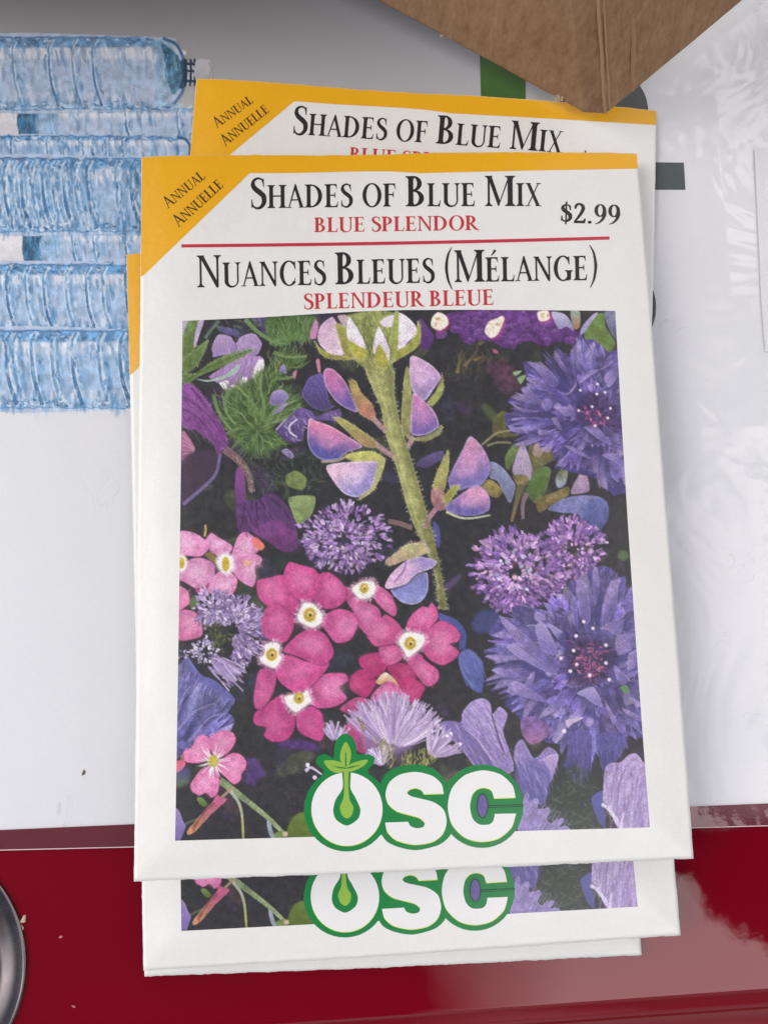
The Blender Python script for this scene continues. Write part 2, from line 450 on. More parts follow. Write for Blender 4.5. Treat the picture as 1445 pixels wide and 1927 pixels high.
    for q in (((1240, 490), (1270, 480), (1280, 580), (1260, 590)), ((1040, 600), (1080, 570), (1060, 650))):
        A.poly(K1(*q), (200, 120, 150))
    A.poly(K1((1120, 780), (1180, 640), (1280, 600), (1310, 640), (1360, 850), (1400, 880), (1300, 920), (1200, 880)), (96, 82, 156), (72, 58, 110), rim=((150, 130, 185), 2.5, .5), streak=(1.0, .12, 8))
    P = K1((900, 1080), (1000, 980), (1100, 890), (1200, 920), (1250, 960), (1440, 900), (1430, 1000), (1180, 1000), (1130, 1150), (1050, 1190), (960, 1150))
    A.poly(P, (104, 82, 148), (82, 62, 118), mott=.5)
    A.scatter(P, 60, 12, 2.2, [(140, 115, 180), (80, 60, 115), (170, 150, 200)], .8, 1.)
    A.line(K1((1080, 1140), (1020, 1100), (1020, 1040), (1080, 990)), 3.5, (205, 195, 220))
    A.line(K1((900, 1080), (930, 1050), (980, 990)), 3, (180, 165, 200))
    P = K1((105, 710), (185, 690), (260, 760), (330, 850), (380, 940), (440, 1030), (490, 1170), (470, 1230), (400, 1280), (380, 1210), (310, 1150), (220, 1080), (105, 1040))
    A.poly(P, (136, 70, 148), (112, 52, 122), K1((105, 700), (450, 1250)), rim=((165, 110, 165), 2, .5), streak=(.75, .10, 9), mott=.25)
    A.hairs(P, 70, 5, .9, [(170, 120, 165), (140, 90, 140)])
    for q in (((110, 800), (230, 870), (350, 980), (440, 1110)), ((110, 900), (220, 960), (330, 1070), (420, 1180)), ((180, 720), (280, 840), (380, 990))):
        A.line(K1(*q), 3, (84, 34, 92), w2=1.5, alpha=.8)
    P = K1((100, 1100), (140, 1110), (215, 1230), (200, 1290), (130, 1380), (100, 1370))
    A.poly(P, (178, 104, 146), (150, 76, 116))
    for k in range(6):
        A.line(K1((105, 1130 + k * 40), (150, 1160 + k * 30), (205, 1240 + k * 10)), 1.6, (220, 170, 195), alpha=.7)
    # ------------------------------------------------ left middle
    A.poly(K4((95, 110), (200, 0), (400, 0), (390, 170), (250, 330), (100, 480)), (66, 48, 68), soft=3)
    A.line(K4((430, 10), (395, 180), (300, 290), (110, 450)), 6, (112, 94, 146), w2=7, rim=((80, 64, 105), 1.5, .5))
    P = K4((570, 140), (630, 160), (635, 400), (760, 400), (800, 370), (900, 370), (1000, 470), (1060, 600), (1080, 700), (1070, 830), (960, 850), (860, 740), (700, 680), (600, 690), (565, 600), (555, 250))
    A.poly(P, (96, 58, 116), (86, 44, 98), mott=.3)
    A.poly(K4((570, 140), (630, 180), (640, 400), (570, 440), (550, 300)), (132, 68, 138), (110, 54, 118))
    A.poly(K4((700, 670), (910, 580), (1000, 650), (1080, 690), (1070, 830), (960, 850), (830, 760)), (122, 56, 124), (96, 44, 100), mott=.3)
    A.poly(K4((790, 380), (900, 370), (1010, 480), (1060, 600), (900, 580), (860, 520)), (84, 50, 100), rim=((120, 80, 130), 2, .4))
    for q in (((760, 400), (820, 500), (880, 580)), ((730, 420), (740, 540), (740, 640)), ((640, 430), (620, 560), (600, 680)), ((860, 400), (950, 480), (1030, 590)), ((700, 410), (690, 520), (680, 660))):
        A.line(K4(*q), 4, (56, 34, 68), w2=2, alpha=.75)
    P = K4((470, -20), (600, 90), (670, 200), (700, 340))
    A.line(P, 15, (112, 78, 78), (84, 64, 66), w2=11, rim=((184, 152, 144), 1.6, .7))
    A.hairs(P, 120, 7, .9, [(190, 160, 150), (150, 120, 115)], out=False, spread=3.1)
    A.poly(K4((985, 210), (1070, 160), (1160, 230), (1130, 325), (1000, 290)), (128, 140, 76), (112, 130, 60), soft=.8, mott=.3)
    A.poly(K4((1010, 390), (1230, 380), (1200, 540), (1090, 620), (1040, 520)), (138, 158, 96), (128, 150, 84), mott=.3)
    A.line(K4((860, 260), (980, 280), (1000, 400)), 8, (70, 84, 52), alpha=.7)
    A.scatter(K4((640, 0), (1250, 0), (1300, 350), (1000, 340), (720, 300)), 120, 20, 1.5, [(72, 98, 66), (96, 122, 92), (54, 74, 54)], .8, 1.4, .3, .7)
    V = [(150, 112, 178), (184, 150, 206), (122, 84, 152), (198, 170, 214), (168, 128, 190)]
    fluff(A, (648, 1012), 80, 62, 430, 17, 3.4, V, dark=(62, 44, 84))
    A.scatter([(600, 980), (690, 980), (690, 1060), (610, 1070)], 26, 9, 4, [(52, 46, 52), (96, 92, 70)], 1, 2)
    fluff(A, (650, 1018), 42, 36, 110, 9, 3, V)
    # pale verbena at the left edge
    c, co, li = (425, 1060), (216, 128, 178), (238, 190, 216)
    A.poly(K4((210, 1150), (310, 1060), (340, 1080), (340, 1190), (270, 1230)), (200, 72, 132))
    for q in (((340, 840), (300, 760), (350, 690), (400, 720), (520, 790), (530, 830), (460, 900), (400, 880)), ((60, 690), (180, 680), (290, 740), (340, 810), (260, 890), (130, 880), (60, 870)),
              ((60, 1020), (140, 930), (250, 900), (370, 950), (380, 1050), (310, 1140), (220, 1160), (130, 1110), (60, 1080)), ((470, 1010), (560, 1060), (570, 1140), (520, 1220), (430, 1240), (330, 1190), (340, 1110), (400, 1030)),
              ((540, 820), (580, 720), (640, 680), (720, 730), (760, 830), (700, 880), (600, 920), (520, 930)), ((620, 900), (700, 860), (780, 900), (770, 960), (720, 970), (730, 1080), (700, 1150), (600, 1100), (530, 1010), (540, 950))):
        petal(A, K4(*q), co, li, c, (190, 84, 146))
    A.poly(K4((700, 740), (740, 730), (805, 800), (770, 840), (710, 800)), (250, 104, 114), (235, 130, 90))
    A.poly(K4((300, 880), (350, 850), (410, 930), (380, 950)), (130, 110, 60))
    A.poly(K4((410, 880), (490, 860), (540, 900), (550, 990), (500, 1050), (430, 1020), (390, 950)), (248, 238, 240), soft=3)
    A.dot(*K4((475, 955))[0], 7, (206, 172, 40), ry=14, soft=.6)
    A.dot(*K4((105, 945))[0], 10, (250, 240, 236), ry=16, soft=2)
    A.dot(*K4((100, 945))[0], 6, (206, 172, 40), ry=11, soft=.6)
    A.dot(*K4((655, 945))[0], 6, (240, 170, 120), soft=1)
    A.line(K4((300, 620), (305, 660), (295, 720)), 4, (200, 160, 80))
    # ------------------------------------------------ upper right: statice, cornflower
    P = K3((-60, 80), (800, 70), (850, 180), (1050, 260), (1000, 350), (860, 330), (740, 370), (640, 330), (520, 330), (490, 390), (380, 380), (300, 320), (180, 310), (60, 340), (0, 250))
    A.poly(P, (96, 48, 124), (84, 44, 112), mott=.6)
    for k in range(70):
        q = A.r.uniform((850, 588), (1085, 650))
        if not inside(q, curve(P)): continue
        a = A.r.uniform(0, 6.28)
        R = A.r.uniform(7, 15)
        pts = [(q[0] + R * math.cos(a + t) * A.r.uniform(.5, 1.1), q[1] + R * .8 * math.sin(a + t) * A.r.uniform(.5, 1.1)) for t in np.arange(0, 6.2, .8)]
        A.poly(pts, (114, 66, 146), (78, 36, 100), rim=((146, 96, 172), 1.5, .6), mott=.4)
    A.poly(K2((950, 130), (1040, 240), (1070, 290), (1030, 380), (990, 400), (950, 360)), (98, 58, 132), (80, 44, 110))
    A.poly(K2((1090, 230), (1180, 250), (1150, 300), (1090, 300)), (110, 60, 130))
    for q in (K2((1050, 130), (1100, 80), (1170, 110), (1190, 180), (1120, 235), (1045, 200)), K3((235, 220), (270, 160), (340, 130), (380, 110), (400, 140), (350, 260), (290, 300), (240, 260)), K3((680, 80), (770, 65), (780, 140), (700, 155))):
        m = np.array(q).mean(0)
        A.poly(np.array(q) * 1.0 + (3, 3), (190, 60, 140), soft=3, alpha=.8)
        A.poly(q, (252, 234, 212), rim=((250, 190, 180), 2, .4))
        for _ in range(9):
            z = m + A.r.uniform(-7, 7, 2)
            A.dab(z[0], z[1], A.r.uniform(0, 6.3), 7, 2, [(206, 160, 90), (240, 210, 180), (180, 130, 80)][A.r.randint(3)], .3, .7)
    for a, b in (((60, 540), (160, 420)), ((140, 490), (230, 450)), ((180, 350), (240, 330)), ((0, 600), (40, 400))):
        A.line(K3(a, b), 7, (150, 118, 64), (96, 84, 54), w2=3, soft=1, alpha=.8)
    A.scatter(K3((-80, 340), (330, 360), (480, 480), (200, 640), (-60, 620)), 70, 22, 2, [(92, 92, 62), (70, 72, 56), (112, 92, 60)], 1.7, .9, .3, .6)
    A.poly(K3((260, 520), (400, 480), (530, 620), (540, 720), (400, 780), (300, 650)), (80, 52, 70), soft=4, mott=.6)
    A.poly(K3((470, 590), (550, 575), (500, 620)), (140, 178, 122))
    A.poly(K3((510, 640), (585, 610), (540, 690)), (130, 165, 105))
    A.poly(K3((300, 390), (340, 400), (350, 430), (310, 425)), (190, 80, 120), soft=1)
    A.poly(K3((1080, 250), (1150, 150), (1200, 90), (1250, 100), (1260, 200), (1340, 340), (1300, 430), (1250, 400), (1180, 330), (1100, 350)), (106, 136, 58), (96, 124, 50), mott=.35)
    A.poly(K3((1250, 80), (1370, 70), (1375, 330), (1290, 230)), (120, 126, 156), (86, 92, 120), mott=.3)
    A.poly(K3((800, 80), (900, 90), (960, 150), (990, 240), (930, 200), (860, 220)), (186, 182, 214), (140, 135, 180))
    A.poly(K3((960, 70), (1040, 70), (1040, 200), (990, 220)), (150, 168, 150), (170, 120, 80))
    A.poly(K3((1040, 280), (1060, 200), (1150, 100), (1195, 85), (1120, 190), (1080, 250)), (180, 172, 208), (150, 140, 190))
    # leaves under the cornflower
    A.poly(K3((200, 880), (260, 860), (340, 950), (330, 1020), (270, 980)), (74, 84, 52), soft=2)
    A.poly(K3((310, 1000), (360, 930), (420, 930), (420, 1080), (540, 1130), (350, 1140), (300, 1090)), (98, 98, 52), (86, 80, 44), mott=.4)
    A.line(K3((210, 1205), (330, 1110), (440, 1085)), 4, (140, 132, 88))
    A.line(K3((250, 1215), (350, 1185), (460, 1190)), 4, (128, 122, 78))
    A.poly(K3((640, 1170), (800, 1240), (820, 1330), (700, 1400), (640, 1445), (600, 1300)), (112, 98, 58), (100, 100, 56), mott=.5)
    A.poly(K3((700, 1130), (760, 1150), (720, 1290), (670, 1310), (640, 1260)), (196, 168, 180), (150, 130, 110))
    A.poly(K3((410, 1300), (480, 1200), (560, 1180), (490, 1320), (440, 1420), (410, 1380)), (114, 136, 74), (88, 108, 56), mott=.3)
    A.poly(K3((560, 1180), (600, 1280), (635, 1400), (620, 1500), (560, 1520), (470, 1445), (490, 1330)), (182, 162, 190), (160, 138, 170), streak=(1.5, .08, 6))
    A.poly(K6((110, 260), (180, 220), (280, 310), (230, 370), (130, 320)), (150, 136, 72), (120, 104, 56), mott=.4)
    A.poly(K6((180, 80), (270, 120), (350, 220), (380, 280), (340, 410), (290, 340), (240, 240), (170, 200)), (130, 134, 172), (110, 116, 152), rim=((165, 165, 190), 2, .5), mott=.25)
    A.poly(K6((360, 190), (470, 190), (480, 260), (400, 270)), (128, 112, 66), mott=.4)
    A.line(K6((430, 260), (400, 360), (350, 560)), 12, (96, 88, 58), (130, 104, 66), w2=5, rim=((150, 138, 96), 1, .5))
    A.line(K6((470, 330), (440, 420), (440, 540)), 9, (130, 100, 110), w2=6)
    A.poly(K6((480, 280), (520, 170), (600, 120), (660, 140), (640, 260), (600, 350), (530, 410), (470, 320)), (88, 118, 56), (74, 100, 44), rim=((150, 160, 150), 1.5, .5), mott=.3)
    A.poly(K6((700, 210), (760, 120), (800, 130), (780, 260), (720, 290)), (110, 110, 60), (140, 150, 170), mott=.4)
    P = K6((640, 460), (750, 380), (900, 350), (1050, 360), (1120, 430), (1110, 560), (1030, 650), (930, 620), (880, 500), (760, 490))
    A.poly(P, (116, 116, 170), (84, 90, 150), mott=.35, rim=((130, 130, 175), 3, .4))
    A.poly(K6((920, 460), (1000, 380), (1110, 400), (1120, 540), (1030, 650), (950, 580)), (92, 100, 166), (74, 80, 138), mott=.3)
    A.poly(K6((540, 380), (650, 340), (800, 280), (800, 350), (660, 430), (570, 490)), (130, 114, 66), (108, 92, 54), mott=.5)
    A.poly(K6((840, 270), (930, 140), (970, 260), (960, 320), (830, 340)), (190, 156, 186), (150, 125, 160), mott=.3)
    # cornflower in the upper right
    P = K3((560, 500), (690, 530), (870, 600), (715, 395), (800, 500), (890, 590), (880, 510), (825, 365), (940, 460), (1005, 350), (1040, 260), (1080, 310), (1160, 310), (1240, 380), (1280, 420), (1370, 390), (1460, 900), (1480, 1200), (1480, 1600), (1330, 1640), (1200, 1500), (950, 1430), (820, 1400), (880, 1320), (800, 1280), (830, 1210), (700, 1230), (690, 1130), (480, 1200), (580, 1110), (420, 1060), (400, 940), (440, 930), (520, 930), (720, 930), (430, 850), (440, 810), (570, 820), (540, 740), (590, 710), (640, 700), (585, 630))
    A.poly(P, (80, 70, 140), (66, 58, 126), mott=.4, smooth=False)
    cen = K3((1165, 960))[0]
    B0, B1, BE = (70, 60, 128), (108, 94, 166), (166, 144, 198)
    tips = ((600, 520, 30), (590, 640, 26), (545, 740, 28), (430, 830, 26), (400, 950, 28), (420, 1060, 26), (470, 1195, 24), (680, 1220, 30), (800, 1290, 30), (830, 1400, 30), (960, 1430, 34), (1120, 1460, 36), (1300, 1600, 34), (1440, 1560, 34),
            (720, 410, 18), (835, 380, 22), (1000, 360, 20), (1050, 290, 30), (1160, 320, 36), (1290, 420, 36), (1370, 420, 34), (1470, 620, 40), (1470, 1260, 36))
    for x, y, w in tips:
        floret(A, K3((cen[0] * 0 + 1165 + (x - 1165) * .35, 960 + (y - 960) * .35))[0], K3((x, y))[0], w, B0, B1, BE)
    for k in range(40):
        a = A.r.uniform(0, 6.283)
        R = 430 - 290 * k / 40 + A.r.uniform(-30, 30)
        b = (1165 + .45 * R * math.cos(a), 960 + .45 * R * math.sin(a))
        floret(A, K3(b)[0], K3((1165 + R * math.cos(a + .15), 960 + R * math.sin(a + .15)))[0], A.r.uniform(20, 34), B0, np.array(B1) * A.r.uniform(.85, 1.15), BE)
    def fold(K, q, c0=(154, 132, 192), c1=(104, 90, 162), al=.85):
        p = np.array(K(*q))
        A.poly(p + (1.5, 2.5), (46, 40, 92), soft=1.5, alpha=.5)
        A.poly(p, c0, c1, (p[0], p[len(p) // 2]), rim=((190, 172, 216), 1.6, .5), soft=.4, alpha=al, mott=.3, streak=(.75, .08, 5))
    for q in (((590, 500), (690, 525), (780, 575), (870, 680), (800, 715), (690, 590)), ((580, 640), (700, 650), (785, 735), (700, 740)), ((540, 730), (600, 715), (700, 825), (690, 855), (590, 790)), ((850, 745), (930, 765), (1000, 690), (1000, 600), (965, 470), (1005, 350), (990, 560), (1012, 700), (935, 785)),
              ((1030, 690), (1150, 610), (1350, 470), (1250, 560), (1130, 575)), ((720, 830), (790, 820), (805, 880), (760, 920), (720, 880)), ((850, 890), (920, 885), (1015, 930), (920, 965)), ((430, 1040), (560, 1075), (605, 1110), (480, 1095)), ((690, 1080), (770, 1085), (785, 1110), (700, 1125)),
              ((905, 1215), (980, 1225), (1140, 1320), (1060, 1305)), ((1080, 1060), (1180, 1050), (1315, 1200), (1240, 1185)), ((1230, 1290), (1380, 1285), (1392, 1385), (1300, 1335)), ((440, 840), (540, 890), (700, 920), (560, 930)), ((1250, 620), (1380, 520), (1390, 580), (1290, 720)), ((800, 980), (840, 980), (900, 1090), (850, 1060))):
        fold(K3, q)
    for q in (((1010, 780), (1045, 800), (1030, 920)), ((880, 600), (960, 760), (860, 740)), ((560, 950), (720, 1000), (640, 1010)), ((900, 1000), (960, 1180), (880, 1120)), ((1180, 1220), (1210, 1300), (1120, 1260))):
        A.poly(K3(*q), (58, 50, 116), soft=2, alpha=.7)
    P = K3((1010, 900), (1080, 780), (1200, 760), (1330, 860), (1400, 960), (1420, 1060), (1250, 1060), (1100, 1050), (1010, 990))
    A.poly(P, (60, 42, 92), soft=4, alpha=.85)
    A.scatter(P, 60, 14, 2.6, [(96, 70, 150), (40, 28, 60), (120, 60, 130), (34, 24, 50)], 0, .5, .2, .8, radial=cen)
    A.scatter(K3((1060, 900), (1200, 900), (1270, 1050), (1150, 1040)), 40, 8, 2.6, [(196, 82, 140), (224, 120, 160), (150, 60, 120)], 0, 3, .3, .9)
    for x, y in ((1045, 742), (1185, 775), (1255, 760), (1190, 690), (1145, 882), (1300, 897), (1030, 915), (1277, 978), (1170, 1045)):
        A.dot(*K3((x, y))[0], 2.6, (240, 224, 240))
    # ------------------------------------------------ middle right: scabious, second cornflower
    A.dot(*K6((1240, 830))[0], 10, (84, 110, 64), soft=2)
    A.scatter(K6((1120, 350), (1290, 380), (1330, 1050), (1180, 950), (1100, 660)), 60, 22, 1.5, [(62, 64, 52), (48, 46, 44)], 1.3, .8, .2, .6)
    S = [(142, 98, 170), (184, 138, 198), (110, 74, 146), (204, 158, 208), (160, 116, 186), (128, 92, 170)]
    fluff(A, K6((850, 760))[0], 52, 58, 340, 17, 4.2, S, dark=(66, 42, 92))
    fluff(A, K6((400, 960))[0], 86, 78, 560, 20, 4.4, S, dark=(66, 42, 92))
    A.scatter(K6((300, 830), (430, 900), (560, 930), (420, 1080), (360, 1000)), 46, 10, 4, [(70, 52, 70), (96, 70, 60), (52, 40, 58)], 1, 2)
    A.scatter(K6((720, 720), (920, 700), (930, 820), (800, 930), (720, 840)), 36, 9, 4, [(58, 48, 54), (88, 80, 60)], 1, 2)
    fluff(A, K6((390, 960))[0], 44, 40, 90, 11, 4, [(206, 164, 212), (180, 176, 220), (160, 112, 180)])
    fluff(A, K6((840, 800))[0], 26, 26, 40, 9, 3.6, [(206, 164, 212), (150, 100, 170)])
    A.dot(*K6((375, 1005))[0], 5, (230, 190, 200), soft=1)
    A.poly(K9((30, 180), (100, 80), (240, 90), (230, 230), (80, 260)), (60, 66, 116), soft=3)
    P = K9((250, 130), (380, 180), (350, 50), (560, 60), (700, 170), (760, 90), (820, -170), (900, -140), (1000, -260), (1090, -280), (1170, -240), (1210, -180), (1260, -200), (1260, -100), (1360, -110), (1480, 700), (1480, 1120), (1280, 1080), (1250, 1200), (1120, 1280), (1060, 1180), (980, 1330), (850, 1380), (760, 1330), (820, 1150), (640, 1140), (520, 1060), (420, 960), (370, 880), (300, 850), (320, 700), (180, 740), (260, 640), (120, 650), (310, 600), (190, 560), (250, 500), (180, 450), (120, 410), (250, 340), (160, 270))
    A.poly(P, (80, 72, 142), (66, 62, 128), mott=.4, smooth=False)
    tips = ((170, 275, 32), (125, 420, 32), (190, 560, 28), (125, 655, 22), (190, 740, 30), (310, 850, 36), (420, 960, 40), (250, 140, 28), (370, 60, 32), (560, 40, 40), (700, 120, 30), (830, -150, 30), (910, -130, 34), (1000, -250, 36), (1090, -270, 36), (1250, -190, 36), (1360, -100, 30), (1400, 100, 40), (1440, 350, 40), (1450, 560, 40), (1440, 800, 40), (1400, 1080, 40), (1250, 1190, 46), (1120, 1270, 46), (950, 1350, 50), (800, 1330, 46), (620, 1120, 44))
    for x, y, w in tips:
        floret(A, K9((1000 + (x - 1000) * .32, 450 + (y - 450) * .32))[0], K9((x, y))[0], w, (72, 64, 130), (108, 96, 166), (164, 144, 198))
    for k in range(48):
        a = A.r.uniform(0, 6.283)
        R = 650 - 430 * k / 48 + A.r.uniform(-40, 40)
        b = (1000 + .5 * R * math.cos(a), 450 + .5 * R * math.sin(a))
        floret(A, K9(b)[0], K9((1000 + R * math.cos(a + .12), 450 + R * .95 * math.sin(a + .12)))[0], A.r.uniform(24, 42), (70, 62, 128), np.array((106, 94, 164)) * A.r.uniform(.85, 1.18), (166, 146, 198))
    for q in (((640, 180), (760, 250), (800, 330), (760, 350), (680, 260)), ((310, 370), (420, 340), (600, 470), (720, 600), (560, 540), (400, 450)), ((540, 200), (620, 200), (710, 380), (680, 440), (580, 380))):
        A.poly(K9(*q), (156, 138, 196), (110, 100, 172), rim=((190, 172, 214), 2, .5), streak=(.7, .08, 5))
    for q in (((310, 730), (400, 650), (520, 730), (600, 810), (440, 770)), ((870, 740), (1000, 690), (1080, 850), (1000, 820), (930, 770)), ((560, 950), (640, 860), (760, 790), (700, 880), (600, 940))):
        A.poly(K9(*q), (162, 144, 200), (112, 104, 176), rim=((196, 178, 216), 2, .5))
    for q in (((250, 130), (300, 145), (430, 250), (600, 400), (740, 510), (700, 560), (560, 470), (390, 340)), ((870, -160), (955, -110), (980, 150), (930, 180), (885, 50)), ((1090, -20), (1150, -160), (1205, -110), (1180, 60), (1100, 210), (1068, 220)), ((1060, 230), (1130, 175), (1248, 158), (1205, 285), (1120, 240)),
              ((1090, 790), (1185, 950), (1275, 1065), (1250, 1085), (1150, 960)), ((320, 700), (390, 645), (570, 760), (625, 815), (540, 795), (430, 765)), ((640, 915), (560, 935), (690, 795), (770, 760), (720, 860)), ((1165, 515), (1220, 555), (1275, 650), (1220, 675), (1180, 600)), ((1180, 290), (1300, 265), (1380, 285), (1300, 400), (1200, 440)),
              ((740, 650), (830, 640), (870, 700), (800, 690)), ((190, 560), (270, 540), (420, 600), (320, 620)), ((1290, 420), (1400, 400), (1410, 470), (1280, 560)), ((480, 620), (540, 550), (520, 660), (450, 690)), ((1000, -240), (1040, -250), (1050, -60), (1010, 40)), ((1240, 860), (1380, 930), (1400, 980), (1260, 900))):
        fold(K9, q)
    for q in (((500, 540), (640, 600), (740, 645), (600, 625)), ((820, 650), (880, 700), (980, 650), (900, 720)), ((780, 240), (825, 330), (800, 400), (715, 320)), ((1040, -60), (1070, 60), (1040, 180)), ((420, 480), (560, 560), (460, 560)), ((960, 860), (1060, 960), (940, 920)), ((1180, 450), (1290, 420), (1200, 520))):
        A.poly(K9(*q), (56, 52, 120), soft=2, alpha=.75)
    P = K9((800, 280), (1000, 300), (1180, 400), (1180, 480), (1100, 620), (950, 680), (850, 660), (780, 520))
    A.poly(P, (56, 42, 84), soft=6, alpha=.9)
    cen = K9((970, 480))[0]
    A.scatter(P, 90, 16, 2.8, [(92, 76, 150), (38, 28, 52), (110, 60, 120), (30, 24, 42)], 0, .5, .2, .85, radial=cen)
    A.scatter(K9((840, 420), (960, 340), (1090, 400), (1080, 560), (960, 620), (850, 560)), 80, 9, 2.6, [(196, 84, 140), (226, 128, 168), (150, 60, 116), (176, 80, 120)], 0, 3, .3, .9)
    for x, y in ((865, 283), (1000, 222), (925, 170), (1103, 357), (845, 400), (745, 463), (1103, 500), (973, 598), (1128, 633), (818, 565), (870, 510)):
        A.dot(*K9((x, y))[0], 3.4, (238, 214, 236))
    A.poly(K9((1220, 690), (1270, 680), (1290, 730), (1250, 745)), (96, 140, 84))
    A.poly(K9((780, 960), (850, 940), (930, 935), (830, 990), (800, 1020)), (190, 170, 205))
    A.line(K9((760, 1050), (700, 1140)), 5, (170, 150, 200))
    A.dot(*K9((770, 1045))[0], 4, (236, 226, 244))
    # ------------------------------------------------ lower right
    A.poly(K12((500, 0), (640, 0), (640, 300), (600, 420), (500, 360), (440, 310)), (88, 78, 152), (66, 58, 118), streak=(1.5, .08, 8), mott=.3)
    A.poly(K12((700, 0), (900, 0), (910, 120), (850, 220), (740, 300), (690, 100)), (84, 76, 150), (70, 64, 132), streak=(1.5, .08, 8), mott=.3)
    P = K12((270, 620), (480, 250), (640, 330), (700, 480), (740, 600), (700, 790), (420, 790))
    A.poly(P, (50, 60, 52), soft=5, alpha=.85)
    A.scatter(P, 180, 16, 1.3, [(78, 100, 78), (98, 122, 98), (40, 48, 42), (62, 84, 62)], .5, 1.4, .4, .8)
    P = [(826, 1366), (836, 1357), (866, 1360), (870, 1340), (885, 1322), (900, 1315), (912, 1315), (923, 1325), (925, 1345), (940, 1330), (955, 1345), (946, 1375), (957, 1410), (966, 1450), (930, 1460), (900, 1450), (880, 1425), (850, 1390)]
    A.poly(P, (160, 136, 198), (132, 108, 176), rim=((200, 184, 222), 2.5, .5), streak=(.9, .10, 9), mott=.2)
    A.poly([(826, 1366), (836, 1357), (868, 1361), (900, 1395), (930, 1450), (900, 1445), (870, 1405), (845, 1385)], (118, 100, 168), (104, 86, 150), streak=(.9, .08, 7))
    for q in (((870, 1365), (905, 1400), (940, 1452)), ((890, 1330), (915, 1365), (950, 1420)), ((905, 1320), (930, 1370), (952, 1410))):
        A.line(q, 2.5, (196, 178, 218), alpha=.7)
    A.line([(925, 1345), (935, 1380), (948, 1420)], 3, (52, 44, 66), alpha=.8)
    P = K12((40, 100), (100, 50), (190, 200), (300, 110), (385, 180), (340, 350), (300, 420), (270, 560), (120, 540), (60, 300), (30, 200))
    A.poly(P, (150, 128, 192), (92, 86, 160), rim=((170, 150, 205), 2, .5), streak=(1.2, .08, 8), mott=.3)
    A.poly(K12((180, 260), (300, 180), (385, 175), (330, 330), (240, 270)), (176, 152, 204), (140, 120, 186), rim=((214, 196, 226), 2, .6))
    A.poly(K12((90, -120), (200, -130), (330, -30), (250, 60), (160, 90), (90, 0)), (120, 86, 158), (140, 90, 140), mott=.4)
    A.poly(K12((30, 300), (200, 200), (320, 330), (270, 560), (110, 560)), (98, 90, 166), (84, 80, 150), soft=3, alpha=.7)
    P = K12((95, 560), (118, 490), (132, 462), (146, 500), (150, 556), (178, 530), (214, 516), (226, 545), (215, 600), (262, 604), (306, 592), (318, 618), (290, 690), (330, 720), (372, 688), (418, 680), (430, 700), (392, 746), (440, 740), (476, 764), (460, 790), (80, 800), (80, 680))
    A.poly(P, (150, 134, 192), (136, 120, 180), rim=((180, 164, 210), 2, .5), mott=.3, streak=(-1., .1, 6))
    A.poly(K12((660, 500), (740, 460), (750, 600), (760, 760), (700, 700), (650, 560)), (86, 86, 162), (70, 76, 140))
    P = K12((745, 380), (760, 270), (810, 235), (880, 230), (950, 170), (1010, 165), (1060, 230), (1120, 290), (1140, 780), (880, 780), (780, 580), (740, 540))
    A.poly(P, (174, 148, 200), (160, 136, 190), rim=((214, 200, 232), 3, .5), streak=(1.75, .08, 14), mott=.2)
    A.poly(K12((1010, 450), (1030, 380), (1080, 355), (1140, 350), (1140, 780), (960, 780)), (166, 142, 196), (156, 132, 188), rim=((206, 190, 226), 2, .5), streak=(1.75, .06, 12))
    for q in (((930, 260), (880, 370), (860, 500), (850, 620)), ((990, 270), (940, 380), (920, 520), (900, 620)), ((860, 270), (810, 400), (800, 520))):
        A.line(K12(*q), 3.5, (122, 92, 158), w2=2, alpha=.7)
    A.line(K12((900, 640), (890, 745)), 4, (208, 190, 226), alpha=.8)
    A.line(K12((730, 565), (790, 610), (890, 760)), 7, (218, 204, 234))
    A.poly(K8((1180, 480), (1270, 410), (1360, 480), (1400, 560), (1390, 760), (1340, 780), (1240, 690)), (92, 100, 172), (70, 80, 150), soft=1, mott=.2)
    A.line(K8((1190, 520), (1230, 620), (1320, 740)), 2, (140, 145, 200), alpha=.6)
    A.line(K8((1010, 130), (1150, 190), (1220, 280), (1215, 420)), 13, (78, 82, 156), (66, 72, 140))
    LL, LD = (206, 188, 224), (104, 86, 150)
    veins(A, [(836, 1360), (870, 1340), (900, 1318), (922, 1330), (957, 1410), (960, 1445), (900, 1430)], .95, LL, LD, 110, 30, 2.)
    veins(A, K12((760, 280), (880, 235), (1010, 175), (1070, 260), (1100, 740), (880, 740), (790, 570)), 1.72, (218, 204, 232), (124, 98, 166), 130, 34, 2.2)
    veins(A, K12((50, 120), (190, 220), (370, 190), (290, 420), (260, 550), (120, 530), (60, 300)), 1.25, (178, 160, 212), (74, 68, 138), 90, 26, 2.)
    veins(A, K12((500, 10), (640, 10), (640, 300), (500, 350)), 1.5, (116, 104, 176), (52, 46, 96), 60, 24, 2.)
    veins(A, K12((700, 10), (900, 10), (900, 120), (740, 290)), 1.5, (116, 104, 176), (52, 46, 96), 60, 24, 2.)
    veins(A, K12((100, 560), (310, 610), (420, 700), (450, 770), (90, 780)), -.9, (180, 164, 212), (112, 96, 158), 60, 18, 2.)
    veins(A, K1((110, 720), (185, 700), (330, 860), (480, 1170), (400, 1250), (310, 1150), (110, 1040)), .95, (160, 96, 170), (84, 36, 92), 80, 26, 1.8)
    veins(A, K4((570, 420), (760, 410), (900, 380), (1060, 600), (1070, 820), (860, 740), (600, 680)), 1.2, (128, 78, 142), (58, 30, 68), 100, 22, 2.)
    veins(A, K1((360, 430), (400, 290), (520, 300), (690, 265), (770, 350), (735, 440)), 1.3, (204, 182, 220), (134, 104, 166), 60, 14, 1.6)
